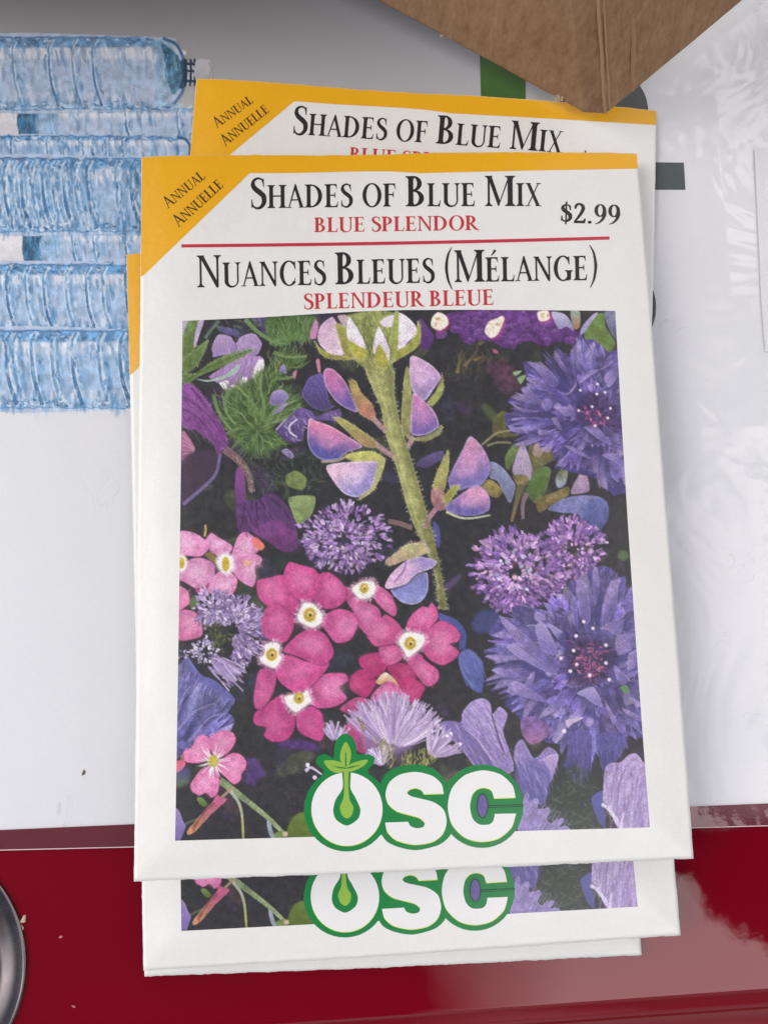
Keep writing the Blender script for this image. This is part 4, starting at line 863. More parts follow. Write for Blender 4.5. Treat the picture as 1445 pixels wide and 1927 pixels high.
def paint_bottles():
    """the picture of stacked water bottles on the poster"""
    A = Art(-90, 50, 520, 760, 2, 21)
    PAPER = np.array((230, 231, 234), np.float32)
    A.img[:] = PAPER
    r = A.r
    D, M, L, P, H = (28, 90, 148), (70, 140, 198), (132, 180, 222), (184, 202, 230), (236, 240, 248)
    def body(x0, x1, y0, y1, ribs, dens, k=1., round_end=True, dark=1.):
        h = y1 - y0
        e = min(36, h * .4) if round_end else 4
        out = [(x0, y0), (x1 - e * 1.4, y0), (x1 - e * .5, y0 + h * .08), (x1 - e * .1, y0 + h * .28), (x1, y0 + h * .5), (x1 - e * .1, y0 + h * .76), (x1 - e * .6, y0 + h * .93), (x1 - e * 1.5, y1), (x0, y1)]
        A.poly(out, P, mott=.16)
        A.poly([(x0, y0 + h * .30), (x1 - e * .5, y0 + h * .33), (x1 - e * .5, y0 + h * .72), (x0, y0 + h * .74)], L, soft=3, alpha=.45 * k, mott=.4)
        A.poly([(x0, y0 + h * .14), (x1 - e, y0 + h * .14), (x1 - e, y0 + h * .29), (x0, y0 + h * .28)], H, soft=3, alpha=.75, mott=.2)
        ee = e * 2.2 if round_end else e
        A.poly([(x0, y0 + 1), (x1 - ee, y0 + 1), (x1 - ee, y0 + h * .13), (x0, y0 + h * .14)], M, soft=1.5, alpha=.72 * dark, mott=.9)
        A.poly([(x0, y1 - h * .12), (x1 - e, y1 - h * .1), (x1 - e * 1.3, y1 - 1), (x0, y1 - 1)], L, soft=2, alpha=.7, mott=.9)
        for x, w, d in ribs:
            pts = [(x + h * .03, y0 + h * .03), (x - h * .03, y0 + h * .16), (x - h * .02, y0 + h * .4), (x + h * .01, y0 + h * .65), (x + h * .11, y0 + h * .96)]
            A.line([(a + w * 1.3, b) for a, b in pts], w * 1.9, H, alpha=.75)
            A.line([(a + w * 3.6, b) for a, b in pts], w * 3.4, M, soft=2., alpha=.38 * k)
            A.line([(a - w * 1.2, b) for a, b in pts], w * 1.2, H, alpha=.45)
            A.line(pts, w * 1.3, M, D if d else M, w2=w * 2.3, alpha=.85 if d else .6)
        for _ in range(int(dens * (x1 - x0) * h / 110)):
            v = r.choice((r.normal(.2, .07), r.normal(.86, .07), r.uniform(.05, .95)), p=(.38, .34, .28))
            y = y0 + h * np.clip(v, .03, .95)
            x = r.uniform(x0, x1 - e * .8)
            c = [D, M, M, H, H, L, P][r.randint(7)]
            A.dab(x, y - 6, 1.5 + (v - .5) * .25 + r.uniform(-.12, .12), r.uniform(10, 36), r.uniform(3, 9), np.array(c) * r.uniform(.92, 1.06), r.uniform(-.1, .1), .28)
        for x, w, d in ribs:                                # water drops and folds hug the ribs
            for _ in range(int(26 * dens)):
                v = r.uniform(.08, .95)
                xx_ = x + h * (-.06 + .18 * v) + r.uniform(-7, 9)
                if xx_ < x1 - e: A.dab(xx_, y0 + h * v, 1.5 + r.uniform(-.25, .25), r.uniform(5, 16), r.uniform(2, 5), np.array([D, H, M, H, M][r.randint(5)]) * r.uniform(.9, 1.06), r.uniform(-.2, .2), .42)
        top = [(x, y0 + r.uniform(-1.5, 2.5)) for x in np.arange(x0, x1 - ee, 9)]
        A.line(top, 2.6, D, M, alpha=.75 * dark)
        bot = [(x, y1 + r.uniform(-2.5, 1.5)) for x in np.arange(x0, x1 - e, 9)]
        A.line(bot, 2.2, M, alpha=.75)
        for _ in range(int((x1 - x0) / 7)):
            x = r.uniform(x0, x1 - e)
            A.dab(x, y1 - r.uniform(1, h * .12), r.uniform(-.5, .5), r.uniform(4, 12), r.uniform(2, 4), [D, M, H][r.randint(3)], .2, .7)
            A.dab(x + 3, y0 + r.uniform(0, h * .12), r.uniform(-.8, .8), r.uniform(4, 12), r.uniform(2, 4.5), [D, M, D, H][r.randint(4)], .2, .6 * dark)
        if round_end:
            A.line([(x1 - e * 1.2, y0 + 2), (x1 - e * .5, y0 + h * .1), (x1 - e * .12, y0 + h * .3), (x1 - 2, y0 + h * .5), (x1 - e * .15, y0 + h * .74), (x1 - e * .6, y1 - h * .08)], 6, D, (60, 120, 170), alpha=.85)
    def dark_neck(x0, x1, y0, y1):
        h = y1 - y0
        A.poly([(x1 - 6, y0 - 3), (x1 + 34, y0 + 2), (x1 + 30, y1 - 2), (x1 - 6, y1 + 2)], (110, 164, 206), (150, 188, 222), soft=5, alpha=.7, mott=.4)
        A.poly([(x0 + 6, y0 + 1), (x1 - 4, y0 - 2), (x1 + 6, y0 + 4), (x1 - 3, y0 + h * .3), (x1 - 2, y0 + h * .7), (x1 + 5, y1 - 5), (x1 - 6, y1 + 1), (x0 + 8, y1), (x0 - 2, y0 + h * .5)], (34, 92, 134), (58, 124, 168), soft=1.2, mott=.7)
        for _ in range(46):
            A.dab(r.uniform(x0 + 4, x1 + 4), r.uniform(y0, y1 - 16), 1.5 + r.uniform(-.25, .25), r.uniform(8, 22), r.uniform(1.5, 4), [(22, 66, 104), (110, 166, 204), (40, 104, 146), (84, 146, 188)][r.randint(4)], .15, .5)
        A.dab(x0 + 3, y0 + 4, 1.5, h - 8, 5, (24, 40, 60), .12, .5)
    def white_cap(x0, x1, y0, y1):
        A.poly([(x0, y0 + 2), (x1 - 10, y0), (x1 - 2, y0 + 6), (x1 - 4, (y0 + y1) / 2), (x1, y1 - 8), (x1 - 8, y1), (x0, y1 - 2)], (236, 234, 234), (214, 212, 216), mott=.08)
        for _ in range(60):
            A.dab(r.uniform(x1 - 26, x1 - 5), r.uniform(y0 + 4, y1 - 8), .4, 5, 1., (200, 196, 198), 0, .35)
    R = lambda xs, w=2.6: [(x, w, k % 2) for k, x in enumerate(xs)]
    # back bottles first
    body(60, 372, 203, 264, R((96, 238, 335), 2.2), .55, .5, False, .5)
    dark_neck(32, 70, 202, 264)
    white_cap(-90, 36, 203, 258)
    body(62, 300, 432, 503, R((106, 138, 178, 238), 2.), .6, .7, False, .6)
    dark_neck(40, 78, 434, 504)
    white_cap(-90, 46, 432, 504)
    body(-90, 360, 256, 312, R((-50, 22, 90, 120, 150, 176, 200, 232), 2.), .9, .8)
    body(-90, 300, 498, 626, R((-60, 16, 52, 86, 128, 166, 196, 240), 2.6), .75, .8, False)
    body(-90, 300, 298, 436, R((-60, -20, -4, 12, 26, 44, 64, 84, 104, 124, 146, 168, 222, 250), 3.2), 1.5, 1., False)
    body(-90, 300, 622, 768, R((-40, 16, 30, 64, 102, 140, 190, 230), 3.4), 1.0, 1., False)
    body(-90, 350, 70, 206, R((28, 96, 140, 178, -40), 2.2), .6, .55)
    A.poly([(286, 76), (318, 84), (340, 110), (346, 134), (338, 164), (312, 190), (290, 200), (302, 140)], (120, 172, 212), (158, 196, 226), soft=3, alpha=.8, mott=.5)
    A.poly([(304, 82), (330, 100), (346, 130), (342, 160), (326, 178), (316, 150), (312, 116)], (52, 118, 160), (86, 148, 184), soft=.7, mott=.7)
    for k in range(16):
        A.dab(r.uniform(308, 338), r.uniform(96, 130), 1.5, r.uniform(14, 40), 2, [(26, 82, 120), (150, 190, 214), (60, 124, 162)][r.randint(3)], .1, .8)
    # open neck of the upper bottle and its pale cap
    A.poly([(340, 116), (352, 112), (352, 160), (338, 166), (344, 140)], (26, 72, 104), (34, 88, 122), mott=.5)
    for x in (350, 359, 367):
        A.line([(x, 111), (x + 1, 136), (x - 1, 162)], 4.5, (18, 52, 78))
    for y in (120, 133, 152):
        A.line([(345, y), (370, y + 1)], 5, (20, 58, 86))
    A.poly([(369, 114), (392, 112), (398, 118), (398, 146), (392, 152), (368, 150)], (206, 206, 212), (188, 188, 196), mott=.05)
    A.line([(394, 116), (397, 130), (394, 149)], 2.5, (150, 150, 160), alpha=.7)
    A.cov = A.blur(A.cov, 1)
    A.img += (A.fine * 3)[..., None]
    A.img = np.clip(A.img, 10, 250)
    return A

# ---------------------------------------------------------------- helpers
def lin(c):
    c = np.asarray(c, float) / 255.
    return np.where(c <= .04045, c / 12.92, ((c + .055) / 1.055) ** 2.4)
def ink(c, k=.95):
    return tuple(lin(c) * k) + (1.,)
def tag(o, label=None, cat=None, group=None, kind=None):
    for k, v in (('label', label), ('category', cat), ('group', group), ('kind', kind)):
        if v: o[k] = v
    return o
def mesh_obj(name, verts, faces, mat, parent=None, smooth=True, color=None):
    me = bpy.data.meshes.new(name)
    verts = np.asarray(verts, np.float32)
    if isinstance(faces, np.ndarray):
        nf, k = faces.shape
        me.vertices.add(len(verts)); me.vertices.foreach_set('co', verts.ravel())
        me.loops.add(nf * k); me.loops.foreach_set('vertex_index', faces.astype(np.int32).ravel())
        me.polygons.add(nf); me.polygons.foreach_set('loop_start', np.arange(nf, dtype=np.int32) * k)
        me.update(calc_edges=True)
        me.validate()
    else:
        me.from_pydata([tuple(v) for v in verts.tolist()], [], [tuple(f) for f in faces])
    if color is not None:
        a = me.color_attributes.new('print', 'FLOAT_COLOR', 'POINT')
        a.data.foreach_set('color', np.ascontiguousarray(color, np.float32).ravel())
    me.polygons.foreach_set('use_smooth', np.full(len(me.polygons), smooth))
    me.materials.append(mat)
    o = bpy.data.objects.new(name, me)
    COL.objects.link(o)
    if parent is not None: o.parent = parent
    return o
def empty(name, loc=(0, 0, 0)):
    o = bpy.data.objects.new(name, None)
    o.empty_display_size = .01
    COL.objects.link(o); o.location = loc
    return o
class Node:
    """a principled material with room for noise"""
    def __init__(s, name, col=(.8, .8, .8, 1), rough=.5, spec=.5, coat=0., metal=0.):
        s.m = bpy.data.materials.new(name); s.m.use_nodes = True
        s.t = s.m.node_tree
        s.b = s.t.nodes['Principled BSDF']
        s.set(**{'Base Color': col, 'Roughness': rough, 'Specular IOR Level': spec, 'Coat Weight': coat, 'Metallic': metal})
        s.tc = s.t.nodes.new('ShaderNodeTexCoord')
    def set(s, **k):
        for a, v in k.items(): s.b.inputs[a].default_value = v
    def new(s, t, ins=None, **k):
        n = s.t.nodes.new(t)
        for a, v in k.items(): setattr(n, a, v)
        for a, v in (ins or {}).items():
            if hasattr(v, 'is_linked') or isinstance(v, bpy.types.NodeSocket): s.t.links.new(v, n.inputs[a])
            else: n.inputs[a].default_value = v
        return n
    def link(s, a, b): s.t.links.new(a, s.b.inputs[b] if isinstance(b, str) else b)
    def coords(s, scale=(1, 1, 1), rot=(0, 0, 0), which='Object'):
        return s.new('ShaderNodeMapping', {'Vector': s.tc.outputs[which], 'Scale': scale, 'Rotation': rot}).outputs[0]
    def noise(s, scale, detail=3., rough=.5, vec=None, dist=0.):
        return s.new('ShaderNodeTexNoise', {'Vector': vec if vec is not None else s.tc.outputs['Object'], 'Scale': scale, 'Detail': detail, 'Roughness': rough, 'Distortion': dist}).outputs[0]
    def ramp(s, fac, stops):
        n = s.new('ShaderNodeValToRGB', {'Fac': fac})
        r = n.color_ramp
        while len(r.elements) < len(stops): r.elements.new(.5)
        for e, (p, c) in zip(r.elements, stops):
            e.position = p; e.color = c if len(c) == 4 else (*c, 1)
        return n.outputs[0]
    def mix(s, fac, a, b, mode='MIX'):
        n = s.new('ShaderNodeMix', data_type='RGBA', blend_type=mode)
        for k, v in (('Factor', fac), ('A', a), ('B', b)):
            i = n.inputs[k] if k == 'Factor' else [q for q in n.inputs if q.name == k and q.type == 'RGBA'][0]
            if isinstance(v, bpy.types.NodeSocket): s.t.links.new(v, i)
            else: i.default_value = v
        return [q for q in n.outputs if q.type == 'RGBA'][0]
    def math(s, op, a, b=0., clamp=False):
        n = s.new('ShaderNodeMath', {0: a, 1: b}, operation=op, use_clamp=clamp)
        return n.outputs[0]
    def bump(s, h, dist, strength=1., prev=None):
        n = s.new('ShaderNodeBump', {'Height': h, 'Distance': dist, 'Strength': strength})
        if prev is not None: s.t.links.new(prev, n.inputs['Normal'])
        s.link(n.outputs[0], 'Normal')
        return n.outputs[0]

# ---------------------------------------------------------------- materials
def mat_paper(name, col, rough=.42, mott=.05):
    k = Node(name, col, rough, .42, .3)
    k.set(**{'Coat Roughness': .2})
    big, fine = k.noise(160., 4., .6), k.noise(2600., 2., .7)
    f = k.math('ADD', k.math('MULTIPLY', big, mott), k.math('MULTIPLY', fine, mott * 1.1))
    dark = tuple(c * (1 - mott * 1.6) for c in col[:3]) + (1,)
    g = k.ramp(k.math('ADD', k.math('MULTIPLY', big, .45), k.math('MULTIPLY', fine, .55)), ((.3, dark), (.7, col)))
    k.link(g, 'Base Color')
    k.bump(k.math('ADD', k.noise(900., 3.), k.math('MULTIPLY', k.noise(75., 3., .5, None, .8), 4.)), .00008, .7)
    return k.m
def mat_print(name, rough=.34):
    k = Node(name, (.5, .5, .5, 1), rough, .5)
    a = k.new('ShaderNodeVertexColor', layer_name='print')
    k.link(a.outputs[0], 'Base Color')
    k.bump(k.noise(700., 3., .6, k.coords((1, .12, 1))), .00008, .55)
    return k.m
PAPER = ink((240, 239, 234))
M_PAPER = mat_paper('coated_white_paper', PAPER)
M_YELLOW = mat_paper('yellow_printed_paper', ink((242, 179, 28)), .38, .05)
M_BLACK = mat_paper('black_ink', ink((42, 38, 40)), .45, .06)
M_BROWN = mat_paper('black_ink_on_yellow', ink((58, 44, 22)), .45, .06)
M_RED = mat_paper('red_ink', ink((206, 60, 66)), .4, .10)
M_RULE = mat_paper('crimson_ink', ink((202, 52, 74)), .4, .06)
M_GREEN = mat_paper('green_ink', ink((12, 132, 62)), .4, .05)
M_LIME = mat_paper('lime_ink', ink((152, 192, 74)), .4, .08)
M_LEMON = mat_paper('lemon_ink', ink((226, 236, 110)), .4, .04)
M_WHITE = mat_paper('white_of_the_paper', ink((241, 240, 238)), .4, .03)
M_PURPLE = mat_paper('purple_ink', ink((116, 100, 168)), .4, .25)
M_PICTURE = mat_print('flower_print')

# ---------------------------------------------------------------- lettering: an old style book face, drawn stroke by stroke (cap height 1)
TK, TN = .165, .058
def stem(x, y0=0., y1=1., w=TK, b=1, t=1, sl=.085):
    h, q, br = w / 2, .035, .085
    P = []
    P += [(x - h - sl, y0), (x + h + sl, y0), (x + h + sl, y0 + q), (x + h + sl * .35, y0 + q + .02), (x + h, y0 + q + br)] if b else [(x - h, y0), (x + h, y0)]
    P += [(x + h, y1 - q - br), (x + h + sl * .35, y1 - q - .02), (x + h + sl, y1 - q), (x + h + sl, y1), (x - h - sl, y1), (x - h - sl, y1 - q), (x - h - sl * .35, y1 - q - .02), (x - h, y1 - q - br)] if t else [(x + h, y1), (x - h, y1)]
    if b: P += [(x - h, y0 + q + br), (x - h - sl * .35, y0 + q + .02), (x - h - sl, y0 + q)]
    return P
def arc(cx, cy, rx, ry, a0, a1, wx=TK, wy=TN, n=18, tilt=0.):
    a = np.radians(np.linspace(a0, a1, n))
    o = np.stack((cx + rx * np.cos(a), cy + ry * np.sin(a)), 1)
    b = a + tilt
    i = np.stack((cx + (rx - wx) * np.cos(a), cy + (ry - wy) * np.sin(a)), 1)
    return [tuple(p) for p in np.vstack((o, i[::-1]))]
def rib(pts, ws, n=5):
    p = curve(pts, n, closed=False)
    w = np.interp(np.linspace(0, 1, len(p)), np.linspace(0, 1, len(ws)), ws)
    return [tuple(q) for q in ribbon(p, w)]
def bar(x0, x1, y, w=TN): return [(x0, y - w / 2), (x1, y - w / 2), (x1, y + w / 2), (x0, y + w / 2)]
def tick(x, y, up, s=.16, w=.03):          # the wedge at the end of an arm
    k = 1 if up else -1
    return [(x - .10, y), (x + .005, y), (x + .03, y + k * s), (x + .03 - w, y + k * s), (x - .02, y + k * s * .45)]
def foot(x, y, w=.20, t=.035): return [(x - w / 2, y), (x + w / 2, y), (x + w / 2, y + t), (x - w / 2, y + t)]
def _C(end=True):
    P = [arc(.43, .5, .40, .53, 48, 190, TK, TN), arc(.43, .5, .40, .53, 190, 318, TK, TN)]
    P += [[(.66, .98), (.70, .99), (.71, .66), (.68, .66), (.62, .84), (.60, .92)]]
    if end: P += [[(.68, .30), (.71, .32), (.66, .12), (.60, .08)]]
    return P
def _P(): return [stem(.16), arc(.24, .72, .32, .285, -95, 95, TK, TN), bar(.16, .26, .98), bar(.16, .26, .46)]
S_PATH = ((.46, .80), (.40, .95), (.27, .99), (.14, .91), (.115, .76), (.20, .63), (.34, .52), (.46, .39), (.47, .18), (.36, .03), (.22, .005), (.11, .09), (.07, .24))
S_W = (.03, .055, .07, .10, .145, .165, .172, .165, .145, .10, .07, .055, .03)
GL = {
 'H': ([stem(.17), stem(.66), bar(.17, .66, .52)], .83),
 'A': ([[(.05, 0.), (.10, 0.), (.375, .90), (.33, 1.02)], [(.33, 1.03), (.38, 1.03), (.70, 0.), (.555, 0.), (.30, .88)], bar(.17, .56, .34), foot(.08, 0, .22), foot(.63, 0, .27)], .73),
 'D': ([stem(.17), arc(.27, .5, .48, .5, -92, 92, TK + .01, TN), bar(.17, .28, .976), bar(.17, .28, .024)], .82),
 'E': ([stem(.17), bar(.17, .53, .976), bar(.17, .47, .52), bar(.17, .56, .024), tick(.52, .96, False), tick(.56, .04, True, .2), [(.44, .40), (.47, .40), (.47, .64), (.44, .64), (.42, .52)]], .64),
 'F': ([stem(.17), bar(.17, .53, .976), bar(.17, .47, .52), tick(.52, .96, False, .2), [(.44, .40), (.47, .40), (.47, .64), (.44, .64), (.42, .52)]], .60),
 'L': ([stem(.17), bar(.17, .55, .024), tick(.55, .04, True, .22)], .61),
 'B': ([stem(.17), arc(.27, .755, .26, .245, -95, 95, TK - .01, TN), arc(.27, .27, .33, .27, -95, 95, TK, TN), bar(.17, .28, .976), bar(.17, .28, .024), bar(.17, .28, .52)], .68),
 'P': (_P(), .62),
 'R': (_P() + [rib(((.30, .47), (.42, .30), (.56, .10), (.72, .0)), (.10, .14, .13, .05)), foot(.70, 0, .14)], .72),
 'O': ([arc(.44, .5, .41, .53, 0, 180), arc(.44, .5, .41, .53, 180, 360)], .88),
 'C': (_C(), .77),
 'G': (_C(False) + [stem(.68, .02, .42, TK, 0, 1), bar(.5, .68, .02, .05)], .84),
 'U': ([stem(.17, .32, 1., TK, 0, 1), stem(.66, .32, 1., TN + .01, 0, 1), rib(((.17, .36), (.18, .16), (.30, .02), (.46, .0), (.60, .08), (.66, .22), (.66, .36)), (TK, TK, .10, .065, .055, TN + .01, TN + .01))], .80),
 'M': ([stem(.13, 0, 1, TN + .01), [(.09, 1.), (.22, 1.), (.50, .17), (.46, .0), (.43, .0)], [(.43, .0), (.46, .0), (.83, 1.), (.78, 1.)], stem(.83, 0, 1, TK)], 1.0),
 'N': ([stem(.13, 0, 1, TN + .01), [(.08, 1.), (.22, 1.), (.70, .12), (.70, -.02), (.64, -.02)], stem(.68, .0, 1, TN + .01, 0, 1)], .82),
 'I': ([stem(.18)], .36),
 'X': ([[(.07, 1.), (.22, 1.), (.64, 0.), (.49, 0.)], [(.56, 1.), (.61, 1.), (.14, 0.), (.09, 0.)], foot(.14, .965, .24), foot(.59, .965, .2), foot(.11, 0, .2), foot(.57, 0, .25)], .70),
 'S': ([rib(S_PATH, S_W), [(.44, .98), (.47, .99), (.48, .70), (.455, .70), (.42, .88)], [(.06, .02), (.09, .02), (.12, .10), (.085, .30), (.06, .30)]], .56),
 '(': ([rib(((.28, 1.1), (.15, .85), (.09, .45), (.15, .05), (.28, -.24)), (.02, .07, .095, .07, .02), 6)], .32),
 ')': ([rib(((.04, 1.1), (.17, .85), (.23, .45), (.17, .05), (.04, -.24)), (.02, .07, .095, .07, .02), 6)], .32),
 '$': ([rib([(x * .95 + .06, y * .84 + .08) for x, y in S_PATH], [w * .95 for w in S_W]), bar(.30, .345, .5, 1.14), [(.46, .86), (.51, .87), (.52, .64), (.49, .64)], [(.11, .10), (.14, .10), (.15, .36), (.12, .36)]], .62),
 '2': ([rib(((.09, .72), (.12, .88), (.25, .97), (.40, .90), (.44, .72), (.34, .47), (.18, .22), (.07, .08)), (.05, .10, .10, .12, .14, .12, .08, .05)), [(.05, .0), (.52, .0), (.56, .24), (.52, .24), (.46, .13), (.08, .13)]], .60),
 '9': ([arc(.30, .67, .25, .32, 0, 180, .13, .055), arc(.30, .67, .25, .32, 180, 360, .13, .055), rib(((.49, .70), (.50, .48), (.42, .24), (.26, .06), (.10, -.01)), (.12, .13, .10, .06, .03))], .60),
 '.': ([arc(.13, .065, .075, .075, 0, 360, .07, .07, 12)], .27),
}
ACUTE = rib(((.27, 1.07), (.36, 1.18), (.44, 1.30)), (.03, .07, .12))
def letters(text, small=.74, squeeze=1., space=.27, track=.02):
    """outlines of a line of caps and small caps, starting at x = 0; lower case letters become small caps"""
    out, x = [], 0.
    for ch in text:
        if ch == ' ': x += space; continue
        acc = ch in 'éÉ'
        c = {'é': 'e', 'É': 'E'}.get(ch, ch)
        s = small if c.islower() else 1.
        g, adv = GL[c.upper()]
        for p in g: out.append([(x + px * s, py * s) for px, py in p])
        if acc: out.append([(x + px * s, py * s) for px, py in ACUTE])
        x += adv * s + track
    return out, x - track

# ---------------------------------------------------------------- a seed packet
def bulge(u, v):
    """height of the packet's front above its own plane; u, v in metres from the upper left corner, v downwards"""
    u, v = np.asarray(u, float), np.asarray(v, float)
    d = np.minimum(np.minimum(u, PW - u), np.maximum(PH - v, 0) * 1.0)
    d = np.maximum(d, 0)
    h = .00095 * np.tanh((d / .0056) ** 1.15) * (.3 + .7 * (1 - np.exp(-np.maximum(v, 0) / .018)))   # pressed flat at the side and bottom seams
    h = h + .0007 * np.exp(-(((u - .045) / .03) ** 2 + ((v - .085) / .03) ** 2))   # the seeds
    h = h + .00026 * np.sin(u * 120 + 1.) * np.exp(-v / .02)         # waves along the open top
    h = h + .00012 * np.sin(u * 70 + v * 46) + .00010 * np.sin(v * 95 - u * 33 + 2)
    return h
def on_packet(p, lift=0.):
    """measured points > places on the front of the top packet, in the packet's own frame (x right, y up, z out)"""
    p = np.atleast_2d(np.asarray(p, float))
    d = np.stack(((p[:, 0] - CXY[0]) / FPX, (p[:, 1] - CXY[1]) / FPX, np.ones(len(p))), 1) @ RA
    o = -RA.T @ TA
    h = np.zeros(len(p))
    for _ in range(4):
        q = o + d * ((h - o[2]) / d[:, 2])[:, None]
        h = bulge(q[:, 0], -q[:, 1])
    q[:, 2] = h + lift
    return q
def packet_pieces(name, shapes, mat, parent, lift=.00002, grid=None, label=None):
    """flat printed shapes laid on the packet's front; each a few thousandths higher so they never share a plane"""
    V, F = [], []
    for i, s in enumerate(shapes):
        s = np.asarray(s, float)
        pts = [Vector((x, y)) for x, y in s]
        n = len(pts)
        if grid:
            lo, hi = s.min(0), s.max(0)
            for gx in np.arange(lo[0] + grid / 2, hi[0], grid):
                for gy in np.arange(lo[1] + grid / 2, hi[1], grid):
                    if inside((gx, gy), s): pts.append(Vector((gx, gy)))
        r = delaunay_2d_cdt(pts, [(k, (k + 1) % n) for k in range(n)], [], 1, 1e-4)
        q = on_packet([tuple(v) for v in r[0]], lift + i * 3e-7)
        b = len(V)
        V += q.tolist()
        F += [tuple(b + k for k in f) for f in r[2]]
    o = mesh_obj(name, V, F, mat, parent)
    bm = bmesh.new(); bm.from_mesh(o.data)
    for f in bm.faces:
        if f.normal.z < 0: f.normal_flip()
    bm.to_mesh(o.data); bm.free()
    if label: o['label'] = label
    return o
def set_line(text, p0, p1, cap, small=.74, bend=0., wave=None):
    """a line of type from p0 to p1 (baseline, measured), cap = height of its capitals; bend = sag in the middle"""
    g, w = letters(text, small)
    p0, p1 = np.array(p0, float), np.array(p1, float)
    d = p1 - p0
    n = np.array((d[1], -d[0])) / np.linalg.norm(d)
    out = []
    for poly in g:
        q = np.array(poly)
        t = q[:, 0] / w
        base = p0 + t[:, None] * d + n * (q[:, 1] * cap)[:, None]
        base += -n * (bend * 4 * t * (1 - t))[:, None]
        out.append(base)
    return out

pk = empty('seed_packet')
ART = paint_flowers()
# paper: front, back and the thin folded sides
nu, nv = 150, 190
uu, vv = np.meshgrid(np.linspace(0, PW, nu), np.linspace(0, PH, nv))
rs = np.random.RandomState(5)
def ragged(n, a, seed):
    r = np.random.RandomState(seed).normal(0, 1, n)
    r = np.convolve(r, np.ones(5) / 5, 'same') + .35 * np.random.RandomState(seed + 1).normal(0, 1, n)
    return r * a
zz = bulge(uu, vv)
uo, vo = uu.copy(), vv.copy()
uo[:, 0] += ragged(nv, .00004, 1); uo[:, -1] += ragged(nv, .00004, 2)
vo[0] += ragged(nu, .00006, 3); vo[-1] += ragged(nu, .00007, 4)
front = np.stack((uo, -vo, zz), 2).reshape(-1, 3)
back = np.stack((uo, -vo, np.minimum(zz, .0) - .00045 - .0006 * np.clip(zz / .002, 0, 1)), 2).reshape(-1, 3)
idx = np.arange(nu * nv).reshape(nv, nu)
a, b, c, d = idx[:-1, :-1].ravel(), idx[:-1, 1:].ravel(), idx[1:, 1:].ravel(), idx[1:, :-1].ravel()
F = np.stack((a, d, c, b), 1)
B = np.stack((a, b, c, d), 1) + nu * nv
rim = np.concatenate((idx[0, :], idx[1:, -1], idx[-1, -2::-1], idx[-2:0:-1, 0]))
r2 = np.roll(rim, -1)
S = np.stack((rim, r2, r2 + nu * nv, rim + nu * nv), 1)
mesh_obj('envelope', np.vstack((front, back)), np.vstack((F, B, S)), M_PAPER, pk)

# yellow band across the top with its corner
upper = np.array(((267.5, 297.5), (400, 295.5), (650, 292.5), (900, 290), (1199.5, 285.5)), float)
def top_y(x): return np.interp(x, upper[:, 0], upper[:, 1])
lowx = np.array((268, 470, 560, 690, 738, 792, 850, 1000, 1199.5, 1201))
lowy = np.array((521, 326, 325.5, 322.5, 322.6, 326, 324.5, 321, 317.5, 317.5))
xs = np.concatenate((np.linspace(268, 470, 60), np.linspace(473, 1199.5, 240)))
low = on_packet(np.stack((xs, np.interp(xs, lowx, lowy)), 1))
V = []
tb = ragged(nu, .00006, 3)
u_ = low[:, 0].copy(); u_[0] = .00003; u_[-1] = PW - .00003
for x, l in zip(u_, low):
    t0 = np.interp(x, uo[0], vo[0]) + .00004
    for t in np.linspace(0, 1, 24): V.append((x, t0 + (-l[1] - t0) * t))
V = np.array(V)
q = np.stack((V[:, 0], -V[:, 1], bulge(V[:, 0], V[:, 1]) + .000012), 1)
n = len(xs)
ii = np.arange(n * 24).reshape(n, 24)
F = np.stack((ii[:-1, :-1].ravel(), ii[:-1, 1:].ravel(), ii[1:, 1:].ravel(), ii[1:, :-1].ravel()), 1)
mesh_obj('yellow_band', q, F, M_YELLOW, pk)

# the flower picture
def picture_grid(nx_, ny_):
    tx = np.array((344, 480, 600, 680, 760, 900, 1157)); ty = np.array((604, 598, 590.5, 586, 583.5, 583, 585))
    s, t = np.meshgrid(np.linspace(0, 1, nx_), np.linspace(0, 1, ny_))
    X0 = 344 + (1157 - 344) * s; Y0 = np.interp(X0, tx, ty)
    X1 = 330 + (1222 - 330) * s; Y1 = 1582 + (1557 - 1582) * s
    e = t * (1 - t) * 4
    return X0 + (X1 - X0) * t + (1 - s) * e * 1.0 - s * e * 3.0, Y0 + (Y1 - Y0) * t
def sample(A, X, Y):
    x = np.clip((X - A.x0) * A.ss - .5, 0, A.W - 1.01); y = np.clip((Y - A.y0) * A.ss - .5, 0, A.H - 1.01)
    xi, yi = x.astype(int), y.astype(int)
    fx, fy = (x - xi)[..., None], (y - yi)[..., None]
    I = A.img
    return I[yi, xi] * (1 - fx) * (1 - fy) + I[yi, xi + 1] * fx * (1 - fy) + I[yi + 1, xi] * (1 - fx) * fy + I[yi + 1, xi + 1] * fx * fy
def grid_faces(nx_, ny_):
    i = np.arange(nx_ * ny_).reshape(ny_, nx_)
    return np.stack((i[:-1, :-1].ravel(), i[1:, :-1].ravel(), i[1:, 1:].ravel(), i[:-1, 1:].ravel()), 1)
def vcol(rgb, k=.95):
    c = lin(rgb) * k
    return np.concatenate((c, np.ones(c.shape[:-1] + (1,))), -1).reshape(-1, 4)
NX, NY = 660, 740
X, Y = picture_grid(NX, NY)
q = on_packet(np.stack((X.ravel(), Y.ravel()), 1), .00001)
mesh_obj('flower_picture', q, grid_faces(NX, NY), M_PICTURE, pk, color=vcol(sample(ART, X, Y)))

